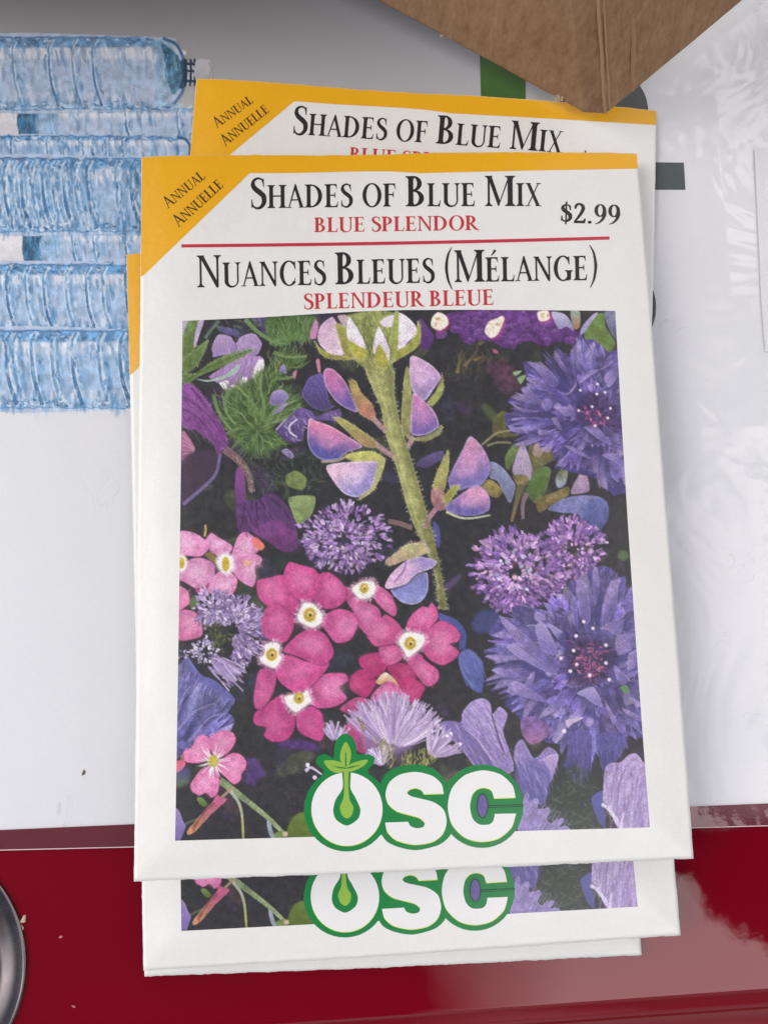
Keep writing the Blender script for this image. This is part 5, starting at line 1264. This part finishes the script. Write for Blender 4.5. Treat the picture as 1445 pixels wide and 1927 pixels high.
# words and rule
packet_pieces('title_lettering', set_line('Shades of Blue Mix', (470, 392.5), (1018, 388), 57, .76, -1.5), M_BLACK, pk, label='large black line reading SHADES OF BLUE MIX')
packet_pieces('subtitle_lettering', set_line('BLUE SPLENDOR', (591, 437), (900, 433), 27.5), M_RED, pk, label='red line reading BLUE SPLENDOR')
nseg = 16
t = np.linspace(0, 1, nseg)
rule = np.vstack((np.stack((342 + 804 * t, 460 - 15 * t + 2.2 * np.sin(t * 3.1)), 1), np.stack((342 + 804 * t, 466 - 15 * t + 2.2 * np.sin(t * 3.1)), 1)[::-1]))
packet_pieces('red_rule', [rule], M_RULE, pk, .00005)
packet_pieces('title_lettering', set_line('Nuances Bleues (Mélange)', (371, 541), (1126, 527), 60, .76, -1.), M_BLACK, pk, label='large black line reading NUANCES BLEUES (MÉLANGE)')
packet_pieces('subtitle_lettering', set_line('SPLENDEUR BLEUE', (571, 582), (930, 573.5), 29), M_RED, pk, label='red line reading SPLENDEUR BLEUE')
packet_pieces('price_lettering', [q_ + (dx_, 0) for dx_ in (0, 1.3) for q_ in set_line('$2.99', (1050, 419), (1166, 422.5), 37.5)], M_BLACK, pk)
packet_pieces('corner_lettering', set_line('Annual', (317, 393), (388, 334), 23, .78) + set_line('Annuelle', (337, 428), (422, 350), 24, .78), M_BROWN, pk, lift=.00003)

# the maker's emblem: three fat white letters in a green outline, a sprout growing in the first one
def ell(cx, cy, rx, ry, a0=0, a1=360, n=40):
    a = np.radians(np.linspace(a0, a1, n, endpoint=(a1 - a0) < 360))
    return [(cx + rx * math.cos(t), cy + ry * math.sin(t)) for t in a]
def cv(*p): return [tuple(v) for v in curve(K11(*p), 5)]
def st(p): return K11(*p)
O_G = st(ell(303, 472, 263, 258))
S_G = cv((520, 290), (560, 235), (640, 200), (730, 192), (830, 212), (905, 283), (960, 400), (960, 560), (940, 634), (870, 690), (730, 722), (600, 695), (525, 636), (480, 450))
C_G = st(ell(1138, 450, 256, 258))
LEAF_G = cv((222, 150), (228, 80), (255, 22), (297, 2), (338, 24), (364, 80), (366, 128), (440, 130), (477, 152), (466, 190), (432, 232), (450, 290), (380, 330), (300, 330), (200, 330), (150, 265), (162, 228), (114, 186), (125, 146), (170, 128))
lg = empty('dummy'); bpy.data.objects.remove(lg)
logo = packet_pieces('emblem', [O_G, C_G, S_G, LEAF_G], M_GREEN, pk, .00002, 5., label='green outline of the emblem')
C_W = ((1345, 395), (1325, 320), (1250, 252), (1140, 228), (1030, 260), (952, 340), (927, 450), (952, 560), (1030, 640), (1130, 668), (1240, 648), (1320, 580), (1348, 495))
C_IN = ((1218, 497), (1208, 540), (1180, 563), (1120, 562), (1080, 525), (1064, 450), (1078, 380), (1108, 345), (1150, 334), (1195, 350), (1213, 400))
cw = [tuple(v) for v in curve(K11(*C_W), 5, closed=False)] + [tuple(v) for v in curve(K11(*C_IN), 5, closed=False)]
SW1 = ((902, 371), (888, 312), (830, 262), (730, 238), (630, 255), (565, 305), (543, 375), (560, 435), (610, 478), (680, 500), (750, 520), (784, 550), (776, 578), (735, 586), (697, 572), (682, 546))
SW2 = ((541, 551), (556, 610), (612, 660), (720, 686), (830, 670), (895, 622), (920, 548), (902, 472), (840, 425), (760, 403), (700, 388), (676, 368), (692, 346), (730, 337), (765, 350), (781, 374))
sw = [tuple(v) for v in curve(K11(*SW1), 5, closed=False)] + [tuple(v) for v in curve(K11(*SW2), 5, closed=False)]
ow = st(ell(305, 467, 220, 226))
def shift(p, dx, dy): return [(x + dx, y + dy) for x, y in p]
packet_pieces('letter_fringe', [shift(ow, 0, 1.6), shift(sw, 0, 1.6), shift(cw, 0, 1.6)], M_LEMON, logo, .000025, 5.)
packet_pieces('emblem_letter', [ow], M_WHITE, logo, .00003, 5., label='fat white letter O')
packet_pieces('emblem_letter', [sw], M_WHITE, logo, .00003, 5., label='fat white letter S')
packet_pieces('emblem_letter', [cw], M_WHITE, logo, .00003, 5., label='fat white letter C')
packet_pieces('sprout_outline', [cv((276, 215), (327, 215), (326, 335), (356, 395), (388, 470), (372, 530), (305, 570), (240, 535), (220, 480), (235, 410), (279, 335))], M_GREEN, logo, .000036, 5.)
packet_pieces('sprout', [cv((297, 52), (325, 95), (331, 140), (320, 185), (300, 205), (275, 190), (262, 150), (270, 100)), cv((163, 172), (210, 165), (262, 177), (292, 205), (282, 238), (230, 242), (188, 215)), cv((436, 163), (380, 170), (333, 187), (305, 207), (310, 237), (360, 227), (412, 198)),
    cv((286, 200), (314, 200), (314, 330), (322, 410), (345, 455), (335, 505), (305, 526), (275, 505), (261, 455), (283, 400), (288, 330))], M_LIME, logo, .000044)
packet_pieces('leaf_vein', [K11((294, 118), (301, 118), (303, 205), (293, 205)), K11((205, 200), (270, 208), (298, 212), (298, 219), (262, 216)), K11((398, 192), (330, 204), (300, 212), (300, 219), (340, 212))], M_GREEN, logo, .00005)
packet_pieces('emblem_seed', [st(ell(1141, 448, 32, 72))], M_PURPLE, logo, .000036)
M_DGREEN = mat_paper('dark_green_ink', ink((20, 62, 44)), .4, .05)
packet_pieces('seed_line', [K11((1172, 444), (1394, 437), (1394, 443), (1172, 450)), K11((1172, 456), (1394, 449), (1394, 453), (1172, 460))] + [[tuple(v) for v in ribbon(K11(*ell(1141, 448, 33, 73, a_, a_ + 91)), np.full(40, 2.2))] for a_ in (0, 90, 180, 270)], M_DGREEN, logo, .000044)

# ---------------------------------------------------------------- lay the packets down: the top one from its corners, the others by two corners each
def tree(o):
    return [o] + [x for ch in o.children for x in tree(ch)]
def copy_tree(o, parent=None):
    c = o.copy(); COL.objects.link(c); c.parent = parent
    for ch in list(o.children): copy_tree(ch, c)
    return c
G_PK = 'seed packets fanned out in a pile'
Rw = RT.T @ RA                                       # packet frame > table frame (packet z points away from the viewer, so flip)
m = Matrix.Identity(4)
Tw = RT.T @ (TA - OT)
for i in range(3):
    for j in range(3): m[i][j] = Rw[i, j]
    m[i][3] = Tw[i]
PKM = m
def lay(o, left, right, z, top=None, zt=None, bottom=True, keep_length=False):
    """put the two lower (or upper) corners on measured points; top = where its upper left corner shows"""
    A, Bp = at([left], z)[0], at([right], z)[0]
    x = (Bp - A)[:2]
    sx = np.linalg.norm(x) / PW
    ang = math.atan2(x[1], x[0])
    sy, sk, pit = sx, 0., 0.
    if top is not None:
        T = at([top], zt)[0] - A
        c, s_ = math.cos(ang), math.sin(ang)
        lx, ly = T[0] * c + T[1] * s_, -T[0] * s_ + T[1] * c
        sg = 1 if bottom else -1
        sy, sk, pit = sg * ly / PH, sg * lx / PH, sg * T[2] / PH
        if keep_length: sy = sx
    mt = Matrix(((sx, sk, 0, 0), (0, sy, 0, 0), (0, pit, sx, 0), (0, 0, 0, 1)))
    a = (0, -PH, 0) if bottom else (0, 0, 0)
    o.matrix_world = Matrix.Translation(Vector(A)) @ Matrix.Rotation(ang, 4, 'Z') @ mt @ Matrix.Translation(-Vector(a))
    print('packet', round(sx, 3), round(sy, 3), round(sk, 3), round(math.degrees(ang), 2))
TL, TR, BL, BR = (0, 0), (PW, 0), (0, -PH), (PW, -PH)

# ---------------------------------------------------------------- the setting: a glossy red tabletop
k = Node('red_gloss', (.22, .001, .012, 1), .10, .48)
big = k.noise(30., 4., .6)
k.link(k.mix(k.math('MULTIPLY', k.math('SUBTRACT', big, .35, True), .5), (.18, .0003, .007, 1), (.125, .0002, .0045, 1)), 'Base Color')
v = k.new('ShaderNodeTexVoronoi', {'Vector': k.tc.outputs['Object'], 'Scale': 210., 'Randomness': 1.})
pick = k.math('GREATER_THAN', k.new('ShaderNodeSeparateColor', {0: v.outputs['Color']}).outputs[0], .86)
speck = k.math('MULTIPLY', k.math('LESS_THAN', k.math('ADD', v.outputs['Distance'], k.math('MULTIPLY', k.noise(1500.), .08)), .085), pick)
k.link(k.mix(k.math('MULTIPLY', speck, .42), k.b.inputs['Base Color'].links[0].from_socket, (.36, .10, .12, 1)), 'Base Color')
k.link(k.math('ADD', .012, k.math('MULTIPLY', k.noise(55., 5., .65), .022)), 'Roughness')
k.bump(k.math('ADD', k.math('MULTIPLY', k.noise(420., 2., .5), .05), k.noise(45., 2.)), .00022, .35)
M_TABLE = k.m
b0, b1 = at([(560, 1929)], 0)[0], at([(1445, 1866)], 0)[0]
along = (b1 - b0) / np.linalg.norm(b1 - b0)
away = np.array((along[1], -along[0], 0))               # towards the viewer, over the edge
prof = [(-1.2, 0), (-.3, 0), (-.08, 0), (-.004, 0), (-.002, 0), (-.0010, 0), (-.0005, 0), (-.00015, -.00006), (0, -.0002), (.00006, -.0005), (.0001, -.0008), (.00025, -.00095), (.0006, -.00105), (.0022, -.0012), (.0030, -.0014), (.00315, -.0016), (.0032, -.0022), (.0034, -.0026), (.008, -.003), (.011, -.0034), (.0125, -.005), (.013, -.03)]
V, F = [], []
for s in (-1.2, -.1, .1, 1.2):
    for a, z in prof: V.append(b0 + along * s + away * a + np.array((0, 0, z)))
n = len(prof)
for i in range(3):
    for j in range(n - 1): F.append((i * n + j, i * n + j + 1, (i + 1) * n + j + 1, (i + 1) * n + j))
tag(mesh_obj('tabletop', V, F, M_TABLE), 'glossy deep red tabletop with a stepped front edge', None, None, 'structure')

# ---------------------------------------------------------------- poster under clear film
def grid_on(px, z, nx_, ny_):
    """a patch between four measured corners (upper left, upper right, lower right, lower left)"""
    (a, b, c, d) = [at([p], z)[0] for p in px]
    s, t = np.meshgrid(np.linspace(0, 1, nx_), np.linspace(0, 1, ny_))
    s, t = s[..., None], t[..., None]
    return ((a * (1 - s) + b * s) * (1 - t) + (d * (1 - s) + c * s) * t).reshape(-1, 3)
def wrinkled(k, strength=1.):
    vec = k.tc.outputs['Object']
    w1 = k.noise(34., 3., .55, None, 1.2)
    w2 = k.noise(11., 2., .5, None, .6)
    sp_ = k.new('ShaderNodeSeparateXYZ', {0: vec})
    sx = sp_.outputs[0]
    upper = k.math('ADD', k.math('MULTIPLY', k.math('ADD', sp_.outputs[1], .012), 45., True), .22)
    right = k.math('MULTIPLY', k.math('MULTIPLY', k.math('ADD', sx, -.022), 28., True), upper)          # the film has bubbled on this side
    amt = k.math('ADD', .2, k.math('MULTIPLY', right, 1.6))
    h = k.math('MULTIPLY', k.math('ADD', w1, k.math('MULTIPLY', w2, 1.6)), amt)
    h = k.math('ADD', h, k.math('MULTIPLY', k.noise(900., 2.), .012))
    return h
k = Node('poster_paper', ink((230, 231, 234), 1.), .5, .3, 1.)
k.set(**{'Coat Roughness': .028, 'Coat IOR': 1.5})
base = k.new('ShaderNodeVertexColor', layer_name='print').outputs[0]
f = k.math('MULTIPLY', k.math('ADD', k.noise(70., 4.), k.noise(1800., 2.)), .5)
k.link(k.mix(f, k.mix(1., base, (.90, .90, .91, 1), 'MULTIPLY'), k.mix(1., base, (1.02, 1.02, 1.02, 1), 'MULTIPLY')), 'Base Color')
v = k.new('ShaderNodeTexVoronoi', {'Vector': k.tc.outputs['Object'], 'Scale': 260.})
pick = k.math('GREATER_THAN', k.new('ShaderNodeSeparateColor', {0: v.outputs['Color']}).outputs[0], .93)
sp = k.math('MULTIPLY', k.math('LESS_THAN', k.math('ADD', v.outputs['Distance'], k.math('MULTIPLY', k.noise(1900.), .10)), .085), pick)
hair = k.math('MULTIPLY', k.math('LESS_THAN', k.math('ABSOLUTE', k.math('SUBTRACT', k.noise(60., 2., .5, None, 2.5), .5)), .0035), k.math('GREATER_THAN', k.noise(48., 1.), .64))
dirt = k.math('MAXIMUM', k.math('MULTIPLY', sp, .55), k.math('MULTIPLY', hair, .16))
k.link(k.mix(dirt, k.b.inputs['Base Color'].links[0].from_socket, (.12, .11, .11, 1)), 'Base Color')
h = wrinkled(k)
bn = k.new('ShaderNodeBump', {'Height': h, 'Distance': .0014, 'Strength': .5})
k.t.links.new(bn.outputs[0], k.b.inputs['Coat Normal'])
M_POSTER = k.m

PZ = .0003
poster = empty('printed_poster', at([(700, 900)], 0)[0])
tag(poster, 'large white printed poster under clear film, with pictures of stacked water bottles', 'poster')
def keep(o, parent):
    """parent without moving"""
    o.parent = parent
    o.matrix_parent_inverse = Matrix.Translation(-parent.location)
    return o
def low_y(x): return np.interp(x, (-700, 0, 252, 1295, 1445, 2200), (1592, 1562, 1551, 1518, 1512, 1482))
def film_y(x): return np.interp(x, (-700, 0, 250, 1300, 1445, 2200), (1618, 1600, 1594, 1558, 1554, 1534))
NX2, NY2 = 240, 200
s, t = np.meshgrid(np.linspace(-700, 2200, NX2), np.linspace(0, 1, NY2))
PX, PY = s, -700 + (low_y(s) + 700) * t
q = at(np.stack((PX.ravel(), PY.ravel()), 1), PZ)
POSTER = np.array((230., 231, 234))
def shaded_ground(x, y):
    """grey ground behind the bottles, part print, part box shade painted into the colour: darkest along the upper edge of the picture, white below"""
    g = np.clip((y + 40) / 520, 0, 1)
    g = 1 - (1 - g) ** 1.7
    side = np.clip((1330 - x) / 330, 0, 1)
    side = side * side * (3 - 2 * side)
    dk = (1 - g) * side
    c = POSTER[None] * (1 - dk[:, None]) + np.array(TOP_SHADE)[None] * dk[:, None]
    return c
keep(mesh_obj('paper', q, grid_faces(NX2, NY2), M_POSTER, None, color=vcol(shaded_ground(PX.ravel(), PY.ravel()), 1.)), poster)
BA = paint_bottles()
NX3, NY3 = 330, 500
X, Y = np.meshgrid(np.linspace(-80, 410, NX3), np.linspace(56, 800, NY3))
img = sample(BA, X, Y)
cimg = BA.img; BA.img = np.repeat(BA.cov[..., None], 3, 2); cv_ = sample(BA, X, Y)[..., :1]; BA.img = cimg
g = shaded_ground(X.ravel(), Y.ravel()).reshape(NY3, NX3, 3)
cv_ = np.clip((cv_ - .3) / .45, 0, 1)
tint = (g / POSTER) ** .4  # the same painted shade, weaker, laid over the bottles
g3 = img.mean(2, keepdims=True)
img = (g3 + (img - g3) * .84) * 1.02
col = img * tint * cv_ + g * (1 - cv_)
fc = grid_faces(NX3, NY3)
on = cv_.ravel()[fc].max(1) > .02
q = at(np.stack((X.ravel(), Y.ravel()), 1), PZ + .00004)
keep(mesh_obj('bottle_picture', q, fc[on], M_POSTER, None, color=vcol(col, 1.)), poster)
def flat(name, outlines, z, mat, parent=None, label=None, smooth=False):
    V, F = [], []
    for i, o in enumerate(outlines):
        o = np.asarray(o, float)
        pts = [Vector(p) for p in at(o, z + i * 1e-6)[:, :2].tolist()]
        n = len(pts)
        r = delaunay_2d_cdt(pts, [(j, (j + 1) % n) for j in range(n)], [], 1, 1e-7)
        b = len(V)
        V += [(v[0], v[1], z + i * 1e-6) for v in r[0]]
        F += [tuple(b + j for j in f) for f in r[2]]
    ob = mesh_obj(name, V, F, mat, None, smooth)
    bm = bmesh.new(); bm.from_mesh(ob.data)
    for f in bm.faces:
        if f.normal.z < 0: f.normal_flip()
    bm.to_mesh(ob.data); bm.free()
    if parent is not None: keep(ob, parent)
    if label: ob['label'] = label
    return ob
def film_ink(name, c):
    k = Node(name, ink(c, 1.), .45, .3, 1.)
    k.set(**{'Coat Roughness': .028})
    bn = k.new('ShaderNodeBump', {'Height': wrinkled(k), 'Distance': .0014, 'Strength': .5})
    k.t.links.new(bn.outputs[0], k.b.inputs['Coat Normal'])
    return k.m
M_GREY, M_LEAF = film_ink('grey_poster_ink', (84, 90, 90)), film_ink('green_poster_ink', (58, 92, 34))
flat('printed_letter', [[(901, 40), (987, 40), (989, 240), (906, 240)]], PZ + .00006, M_LEAF, poster, 'green upright stroke of a printed letter')
flat('printed_letter', [curve([(1060, 110), (1150, 124), (1192, 148), (1212, 176), (1219, 206), (1217, 240), (1200, 300), (1060, 300)], 5)], PZ + .00006, M_GREY, poster, 'rounded grey shoulder of a printed letter')
flat('printed_letter', [[(1100, 304), (1286, 306), (1289, 357), (1100, 357)]], PZ + .00006, M_GREY, poster, 'grey bar of a printed letter')
flat('printed_letter', [ell(1130, 578, 104, 100)], PZ + .00006, M_GREY, poster, 'round grey edge of a printed letter')
# clear film: a margin that reaches past the paper
k = Node('clear_film', (.62, .52, .54, 1), .3, .3)
tr = k.new('ShaderNodeBsdfTransparent', {'Color': (.95, .88, .89, 1)})
df = k.new('ShaderNodeBsdfDiffuse', {'Color': (.48, .16, .19, 1)})
m1 = k.new('ShaderNodeMixShader', {'Fac': .2}); k.t.links.new(tr.outputs[0], m1.inputs[1]); k.t.links.new(df.outputs[0], m1.inputs[2])
gl = k.new('ShaderNodeBsdfGlossy', {'Color': (1, .9, .92, 1), 'Roughness': .05})
bn = k.new('ShaderNodeBump', {'Height': wrinkled(k), 'Distance': .0014, 'Strength': .5})
k.t.links.new(bn.outputs[0], gl.inputs['Normal'])
fr = k.new('ShaderNodeFresnel', {'IOR': 1.55})
m2 = k.new('ShaderNodeMixShader'); k.t.links.new(k.math('MULTIPLY', fr.outputs[0], .95), m2.inputs[0]); k.t.links.new(m1.outputs[0], m2.inputs[1]); k.t.links.new(gl.outputs[0], m2.inputs[2])
k.t.links.new(m2.outputs[0], k.t.nodes['Material Output'].inputs['Surface'])
xs = np.linspace(-700, 2200, 200)
V = np.vstack((at(np.stack((xs, low_y(xs) + .0), 1), PZ + .0002), at(np.stack((xs, film_y(xs)), 1), .0003)))
n = len(xs); i = np.arange(n - 1)
keep(mesh_obj('film_margin', V, np.stack((i, i + n, i + n + 1, i + 1), 1), k.m), poster)
M_EDGE = Node('cut_film_edge', (.75, .66, .68, 1), .3).m
V = np.vstack((at(np.stack((xs, film_y(xs) - .9), 1), .00034), at(np.stack((xs, film_y(xs) + .6), 1), .00034)))
keep(mesh_obj('film_edge', V, np.stack((i, i + n, i + n + 1, i + 1), 1), M_EDGE), poster)
# a strip of paper tape near the right border, slightly lifted
pts = np.array([(1420, 279), (1470, 276), (1530, 640), (1441, 662), (1433, 560), (1427, 420)], float)
V = [*at(pts, .0008)]; V[1] = at([pts[1]], .0011)[0]
V = np.array(V); low = V.copy(); low[:, 2] -= .0003
M_TAPE = mat_paper('white_tape', ink((230, 230, 233)), .25, .03)
n = len(V)
tape = mesh_obj('paper_tape', np.vstack((V, low)), [tuple(range(n))[::-1]] + [tuple(range(n, 2 * n))] + [(j, (j + 1) % n, (j + 1) % n + n, j + n) for j in range(n)], M_TAPE, None, False)
bm = bmesh.new(); bm.from_mesh(tape.data); bmesh.ops.recalc_face_normals(bm, faces=bm.faces); bm.to_mesh(tape.data); bm.free()
tag(tape, 'pale strip of tape stuck on the poster at the right border of the picture', 'tape')

# ---------------------------------------------------------------- the pile of packets
tag(pk, 'uppermost seed packet, fully visible, priced $2.99, lying on top of the pile', 'seed packet', G_PK)
for o in tree(pk)[1:]: o['_'] = 0; del o['_']
C = copy_tree(pk)
C['label'] = 'seed packet directly under the top one, its lower emblem strip and left yellow corner showing'
lay(C, (260, 1833), (1278, 1761), .0058, (240, 480), .0040)
D = copy_tree(pk)
D['label'] = 'lowest seed packet, just a thin white strip showing below the pile'
lay(D, (272, 1838), (1207, 1798), .0014)
B = copy_tree(pk)
B['label'] = 'tilted seed packet at the back, its title half covered by the top packet'
lay(B, (371, 150.5), (1235.5, 222), .0016, (288, 1374), .0016, bottom=False, keep_length=True)
pk.matrix_world = PKM

# ---------------------------------------------------------------- corrugated cardboard box standing behind the pile
k = Node('kraft_cardboard', (.40, .26, .16, 1), .85, .15)
fl = k.coords((1, 1, 1))
fib = k.noise(520., 4., .7, k.coords((1., 1., .45)))
fine = k.noise(1500., 3., .7, k.coords((1., 1., .35)))
mot = k.math('ADD', k.math('MULTIPLY', fib, .6), k.math('MULTIPLY', fine, .4))
c1 = k.ramp(mot, ((.28, (.20, .112, .058)), (.5, (.295, .175, .098)), (.74, (.40, .255, .152))))
v = k.new('ShaderNodeTexVoronoi', {'Vector': k.coords((1, 1, .5)), 'Scale': 190.})
pick = k.math('GREATER_THAN', k.new('ShaderNodeSeparateColor', {0: v.outputs['Color']}).outputs[0], .82)
sp = k.math('MULTIPLY', k.math('LESS_THAN', v.outputs['Distance'], .10), pick)
k.link(k.mix(k.math('MULTIPLY', sp, .75), c1, (.10, .05, .025, 1)), 'Base Color')
k.bump(k.math('ADD', k.math('MULTIPLY', mot, .5), k.noise(60., 2.)), .0004, .5)
M_CARD = k.m
k = Node('torn_cardboard', (.58, .45, .32, 1), .9, .1)
k.link(k.ramp(k.noise(900., 3., .7), ((.3, (.44, .31, .20)), (.7, (.66, .53, .40)))), 'Base Color')
M_TORN = k.m
V0 = at([(1140, 213)], .0042)[0]
Kp, Lp = at([(1098, 211)], .0044)[0], at([(731, 10)], .0062)[0]
Le = Kp + (Lp - Kp) * 4.
Rp = at([(1396, 0)], .0052)[0]; Rp = V0 + (Rp - V0) * 4.
Tp = at([(1127, 0)], BOX_Z)[0]; up = Tp - V0
card = empty('cardboard_box', V0)
tag(card, 'brown corrugated cardboard box corner with a pale creased edge, above the pile', 'box')
def panel(name, A0, A1, out, hgt, seed, th=.0022, mat=None, torn=0., via=None):
    """a sheet of board from its lower edge A0..A1 up along the fold; the lower edge is a little ragged"""
    n1, n2 = 90, 60
    s = np.linspace(0, 1, n1) ** 2.2
    r = ragged(n1, torn, seed)
    E0 = A0 + (A1 - A0) * s[:, None]
    if via is not None:                                   # the corner is blunt: the edge bends at this point
        t_ = .012
        E0 = np.where((s < t_)[:, None], A0 + (via - A0) * (s / t_)[:, None], via + (A1 - via) * ((s - t_) / (1 - t_))[:, None])
    P = []
    for j in range(n2):
        t = (j / (n2 - 1)) ** 1.5
        w = .00025 * np.sin(s * 40 + j * .35) * min(1, t * 6)
        for i_ in range(n1):
            P.append(E0[i_] + up * hgt * t + up / np.linalg.norm(up) * (r[i_] if j == 0 else 0) + out * w[i_])
    P = np.array(P)
    Q = P - out * th
    f = grid_faces(n1, n2)
    N = n1 * n2
    idx = np.arange(N).reshape(n2, n1)
    rim = np.concatenate((idx[0, :], idx[1:, -1], idx[-1, -2::-1], idx[-2:0:-1, 0]))
    r2_ = np.roll(rim, -1)
    S_ = np.stack((rim, r2_, r2_ + N, rim + N), 1)
    o = mesh_obj(name, np.vstack((P, Q)), np.vstack((f, f[:, ::-1] + N, S_)), mat or M_CARD)
    bm = bmesh.new(); bm.from_mesh(o.data); bmesh.ops.recalc_face_normals(bm, faces=bm.faces); bm.to_mesh(o.data); bm.free()
    return keep(o, card)
def outward(A1):
    n = np.cross(A1 - V0, up); n /= np.linalg.norm(n)
    return n if n @ (CAM - V0) > 0 else -n
nL, nR = outward(Lp), outward(Rp)
BH = .12 / np.linalg.norm(up)
panel('front_panel', V0, Le, nL, BH, 11, torn=.00009, via=Kp)['label'] = 'sunlit left panel of the box'
panel('side_panel', V0, Rp, nR, BH, 13, torn=.00006)['label'] = 'shaded right panel of the box'
# the fold: a pale pressed crease running up the corner, and a second faint score line on the right panel
def crease(name, a, dirs, w, out, mat, n=40, seed=1):
    r = ragged(n, w * .35, seed)
    P = []
    for i_ in range(n):
        c = a + up * BH * .6 * (i_ / (n - 1)) + dirs * r[i_]
        for q_, hh in ((-1, 0.), (-.5, .7), (0, 1.), (.5, .7), (1, 0.)):
            P.append(c + dirs * w * q_ + out * (.00012 * hh + .00003))
    return keep(mesh_obj(name, np.array(P), grid_faces(5, n), mat), card)
mid = (nL + nR) / np.linalg.norm(nL + nR)
sideL, sideR = (Lp - V0) / np.linalg.norm(Lp - V0), (Rp - V0) / np.linalg.norm(Rp - V0)
across = sideR - sideL; across /= np.linalg.norm(across)
k = Node('pressed_cardboard', (.40, .26, .155, 1), .9, .1); M_FOLD = k.m
crease('fold_line', V0 + mid * .0001 - across * .0002, across, .00026, mid, M_FOLD, 70, 3)
crease('fold_line', V0 + sideR * .00075, sideR, .0002, nR, M_FOLD, 70, 5)
k = Node('scored_cardboard', (.33, .20, .115, 1), .9, .1); M_SCORE = k.m
crease('score_line', V0 + sideR * .0062, sideR, .0005, nR, M_SCORE, 50, 8)
# torn paper curling off the left panel's lower edge
rt = random.Random(4)
for i_, (pxp, L_) in enumerate((((836, 65), .0007), ((1050, 186), .0008))):
    c = at([pxp], .0054)[0]
    V, F = [], []
    for j in range(40):
        a = rt.uniform(0, 6.28)
        d = np.array((math.cos(a), math.sin(a), rt.uniform(-.2, .6)))
        e = np.array((-d[1], d[0], .2))
        b = len(V)
        o_ = c + np.array((rt.uniform(-.6, .6), rt.uniform(-.4, .4), rt.uniform(-.3, .3))) * .001
        V += [o_ - e * .00012, o_ + e * .00012, o_ + d * L_ * rt.uniform(.3, .8)]
        F.append((b, b + 1, b + 2))
    keep(mesh_obj('torn_scrap', V, F, M_TORN, None, False), card)
# ---------------------------------------------------------------- chromed cap in the lower left corner
k = Node('polished_metal', (.20, .185, .185, 1), .09, .5, 0., 1.)
k.bump(k.noise(60., 3.), .0003, .3)
k.link(k.math('ADD', .16, k.math('MULTIPLY', k.noise(300., 4., .7), .2)), 'Roughness')
M_CHROME = k.m
cc = at([(-184, 1822)], 0)[0]
rr_ = np.linalg.norm(at([(52, 1822)], 0)[0] - cc)
cap = empty('metal_cap', cc)
tag(cap, 'shiny round chrome cap cut off by the lower left corner, on the red tabletop', 'cap')
def lathe(name, prof_, mat, n=96):
    V, F = [], []
    m_ = len(prof_)
    for i_ in range(n):
        a = i_ / n * 2 * math.pi
        for r_, z_ in prof_: V.append((r_ * math.cos(a), r_ * math.sin(a), z_))
    for i_ in range(n):
        for j in range(m_ - 1):
            p, q_ = i_ * m_ + j, ((i_ + 1) % n) * m_ + j
            F.append((p, q_, q_ + 1, p + 1))
    return mesh_obj(name, V, F, mat, cap)
R0 = rr_
lathe('flange', [(R0 - .0001, .0001), (R0, .0003), (R0 - .00012, .0005), (R0 - .0005, .00062), (R0 - .0012, .0007), (R0 - .0020, .0009), (R0 - .0030, .00125), (R0 - .0036, .0015), (R0 - .0039, .0015)], M_CHROME)
lathe('dome', [(R0 - .0036, .0012), (R0 - .0038, .0020), (R0 - .0041, .0026), (R0 - .0048, .0032), (R0 - .0062, .0039), (R0 - .0085, .0047), (R0 - .012, .0055), (.0005, .0066)], M_CHROME)

# ---------------------------------------------------------------- crumbs and flecks
def flake(name, p, z, size, seed, mat, label, cat='crumb', stretch=(1, 1, .5)):
    r = random.Random(seed)
    bm = bmesh.new()
    bmesh.ops.create_icosphere(bm, subdivisions=2, radius=1)
    for v_ in bm.verts:
        c = v_.co
        f = 1 + .35 * math.sin(3.1 * c.x + seed) * math.cos(2.7 * c.y - seed) + r.uniform(-.12, .12)
        v_.co = Vector((c.x * stretch[0], c.y * stretch[1], max(c.z, -.4) * stretch[2])) * f * size
    me = bpy.data.meshes.new(name); bm.to_mesh(me); bm.free()
    me.materials.append(mat)
    o = bpy.data.objects.new(name, me); COL.objects.link(o)
    o.location = at([p], z + size * stretch[2] * .35)[0]
    o.rotation_euler = (0, 0, r.uniform(0, 3))
    return tag(o, label, cat)
M_CRUMB = mat_paper('cream_crumb', ink((226, 204, 176)), .8, .2)
M_PINK = mat_paper('pinkish_crumb', ink((214, 140, 140)), .8, .2)
M_SEED = mat_paper('brown_fleck', ink((112, 78, 66)), .7, .2)
o = flake('cream_crumb', (45, 1730), 0, .00048, 1, M_CRUMB, 'pale cream crumb on the red tabletop next to the chrome cap', 'crumb', (.8, 1.5, .6)); o.rotation_euler[2] = -.3
o = flake('cream_crumb', (41, 1745), 0, .00034, 2, M_CRUMB, 'smaller cream crumb touching the pale crumb beside the chrome cap', 'crumb', (.8, 1.4, .6)); o.rotation_euler[2] = .2
flake('pink_speck', (115, 1763), 0, .00022, 3, M_PINK, 'tiny pinkish speck on the red tabletop right of the cream crumbs', 'speck', (.8, 1.3, .5))
flake('pale_speck', (139, 1894), 0, .0002, 5, M_PINK, 'tiny pale sliver on the red tabletop near the bottom border', 'speck', (.6, 1.5, .4))
o = flake('brown_fleck', (158, 1454), PZ, .00034, 7, M_SEED, 'small brown fleck on the white poster left of the pile', 'speck', (.7, 1.4, .4)); o.rotation_euler[2] = -.2
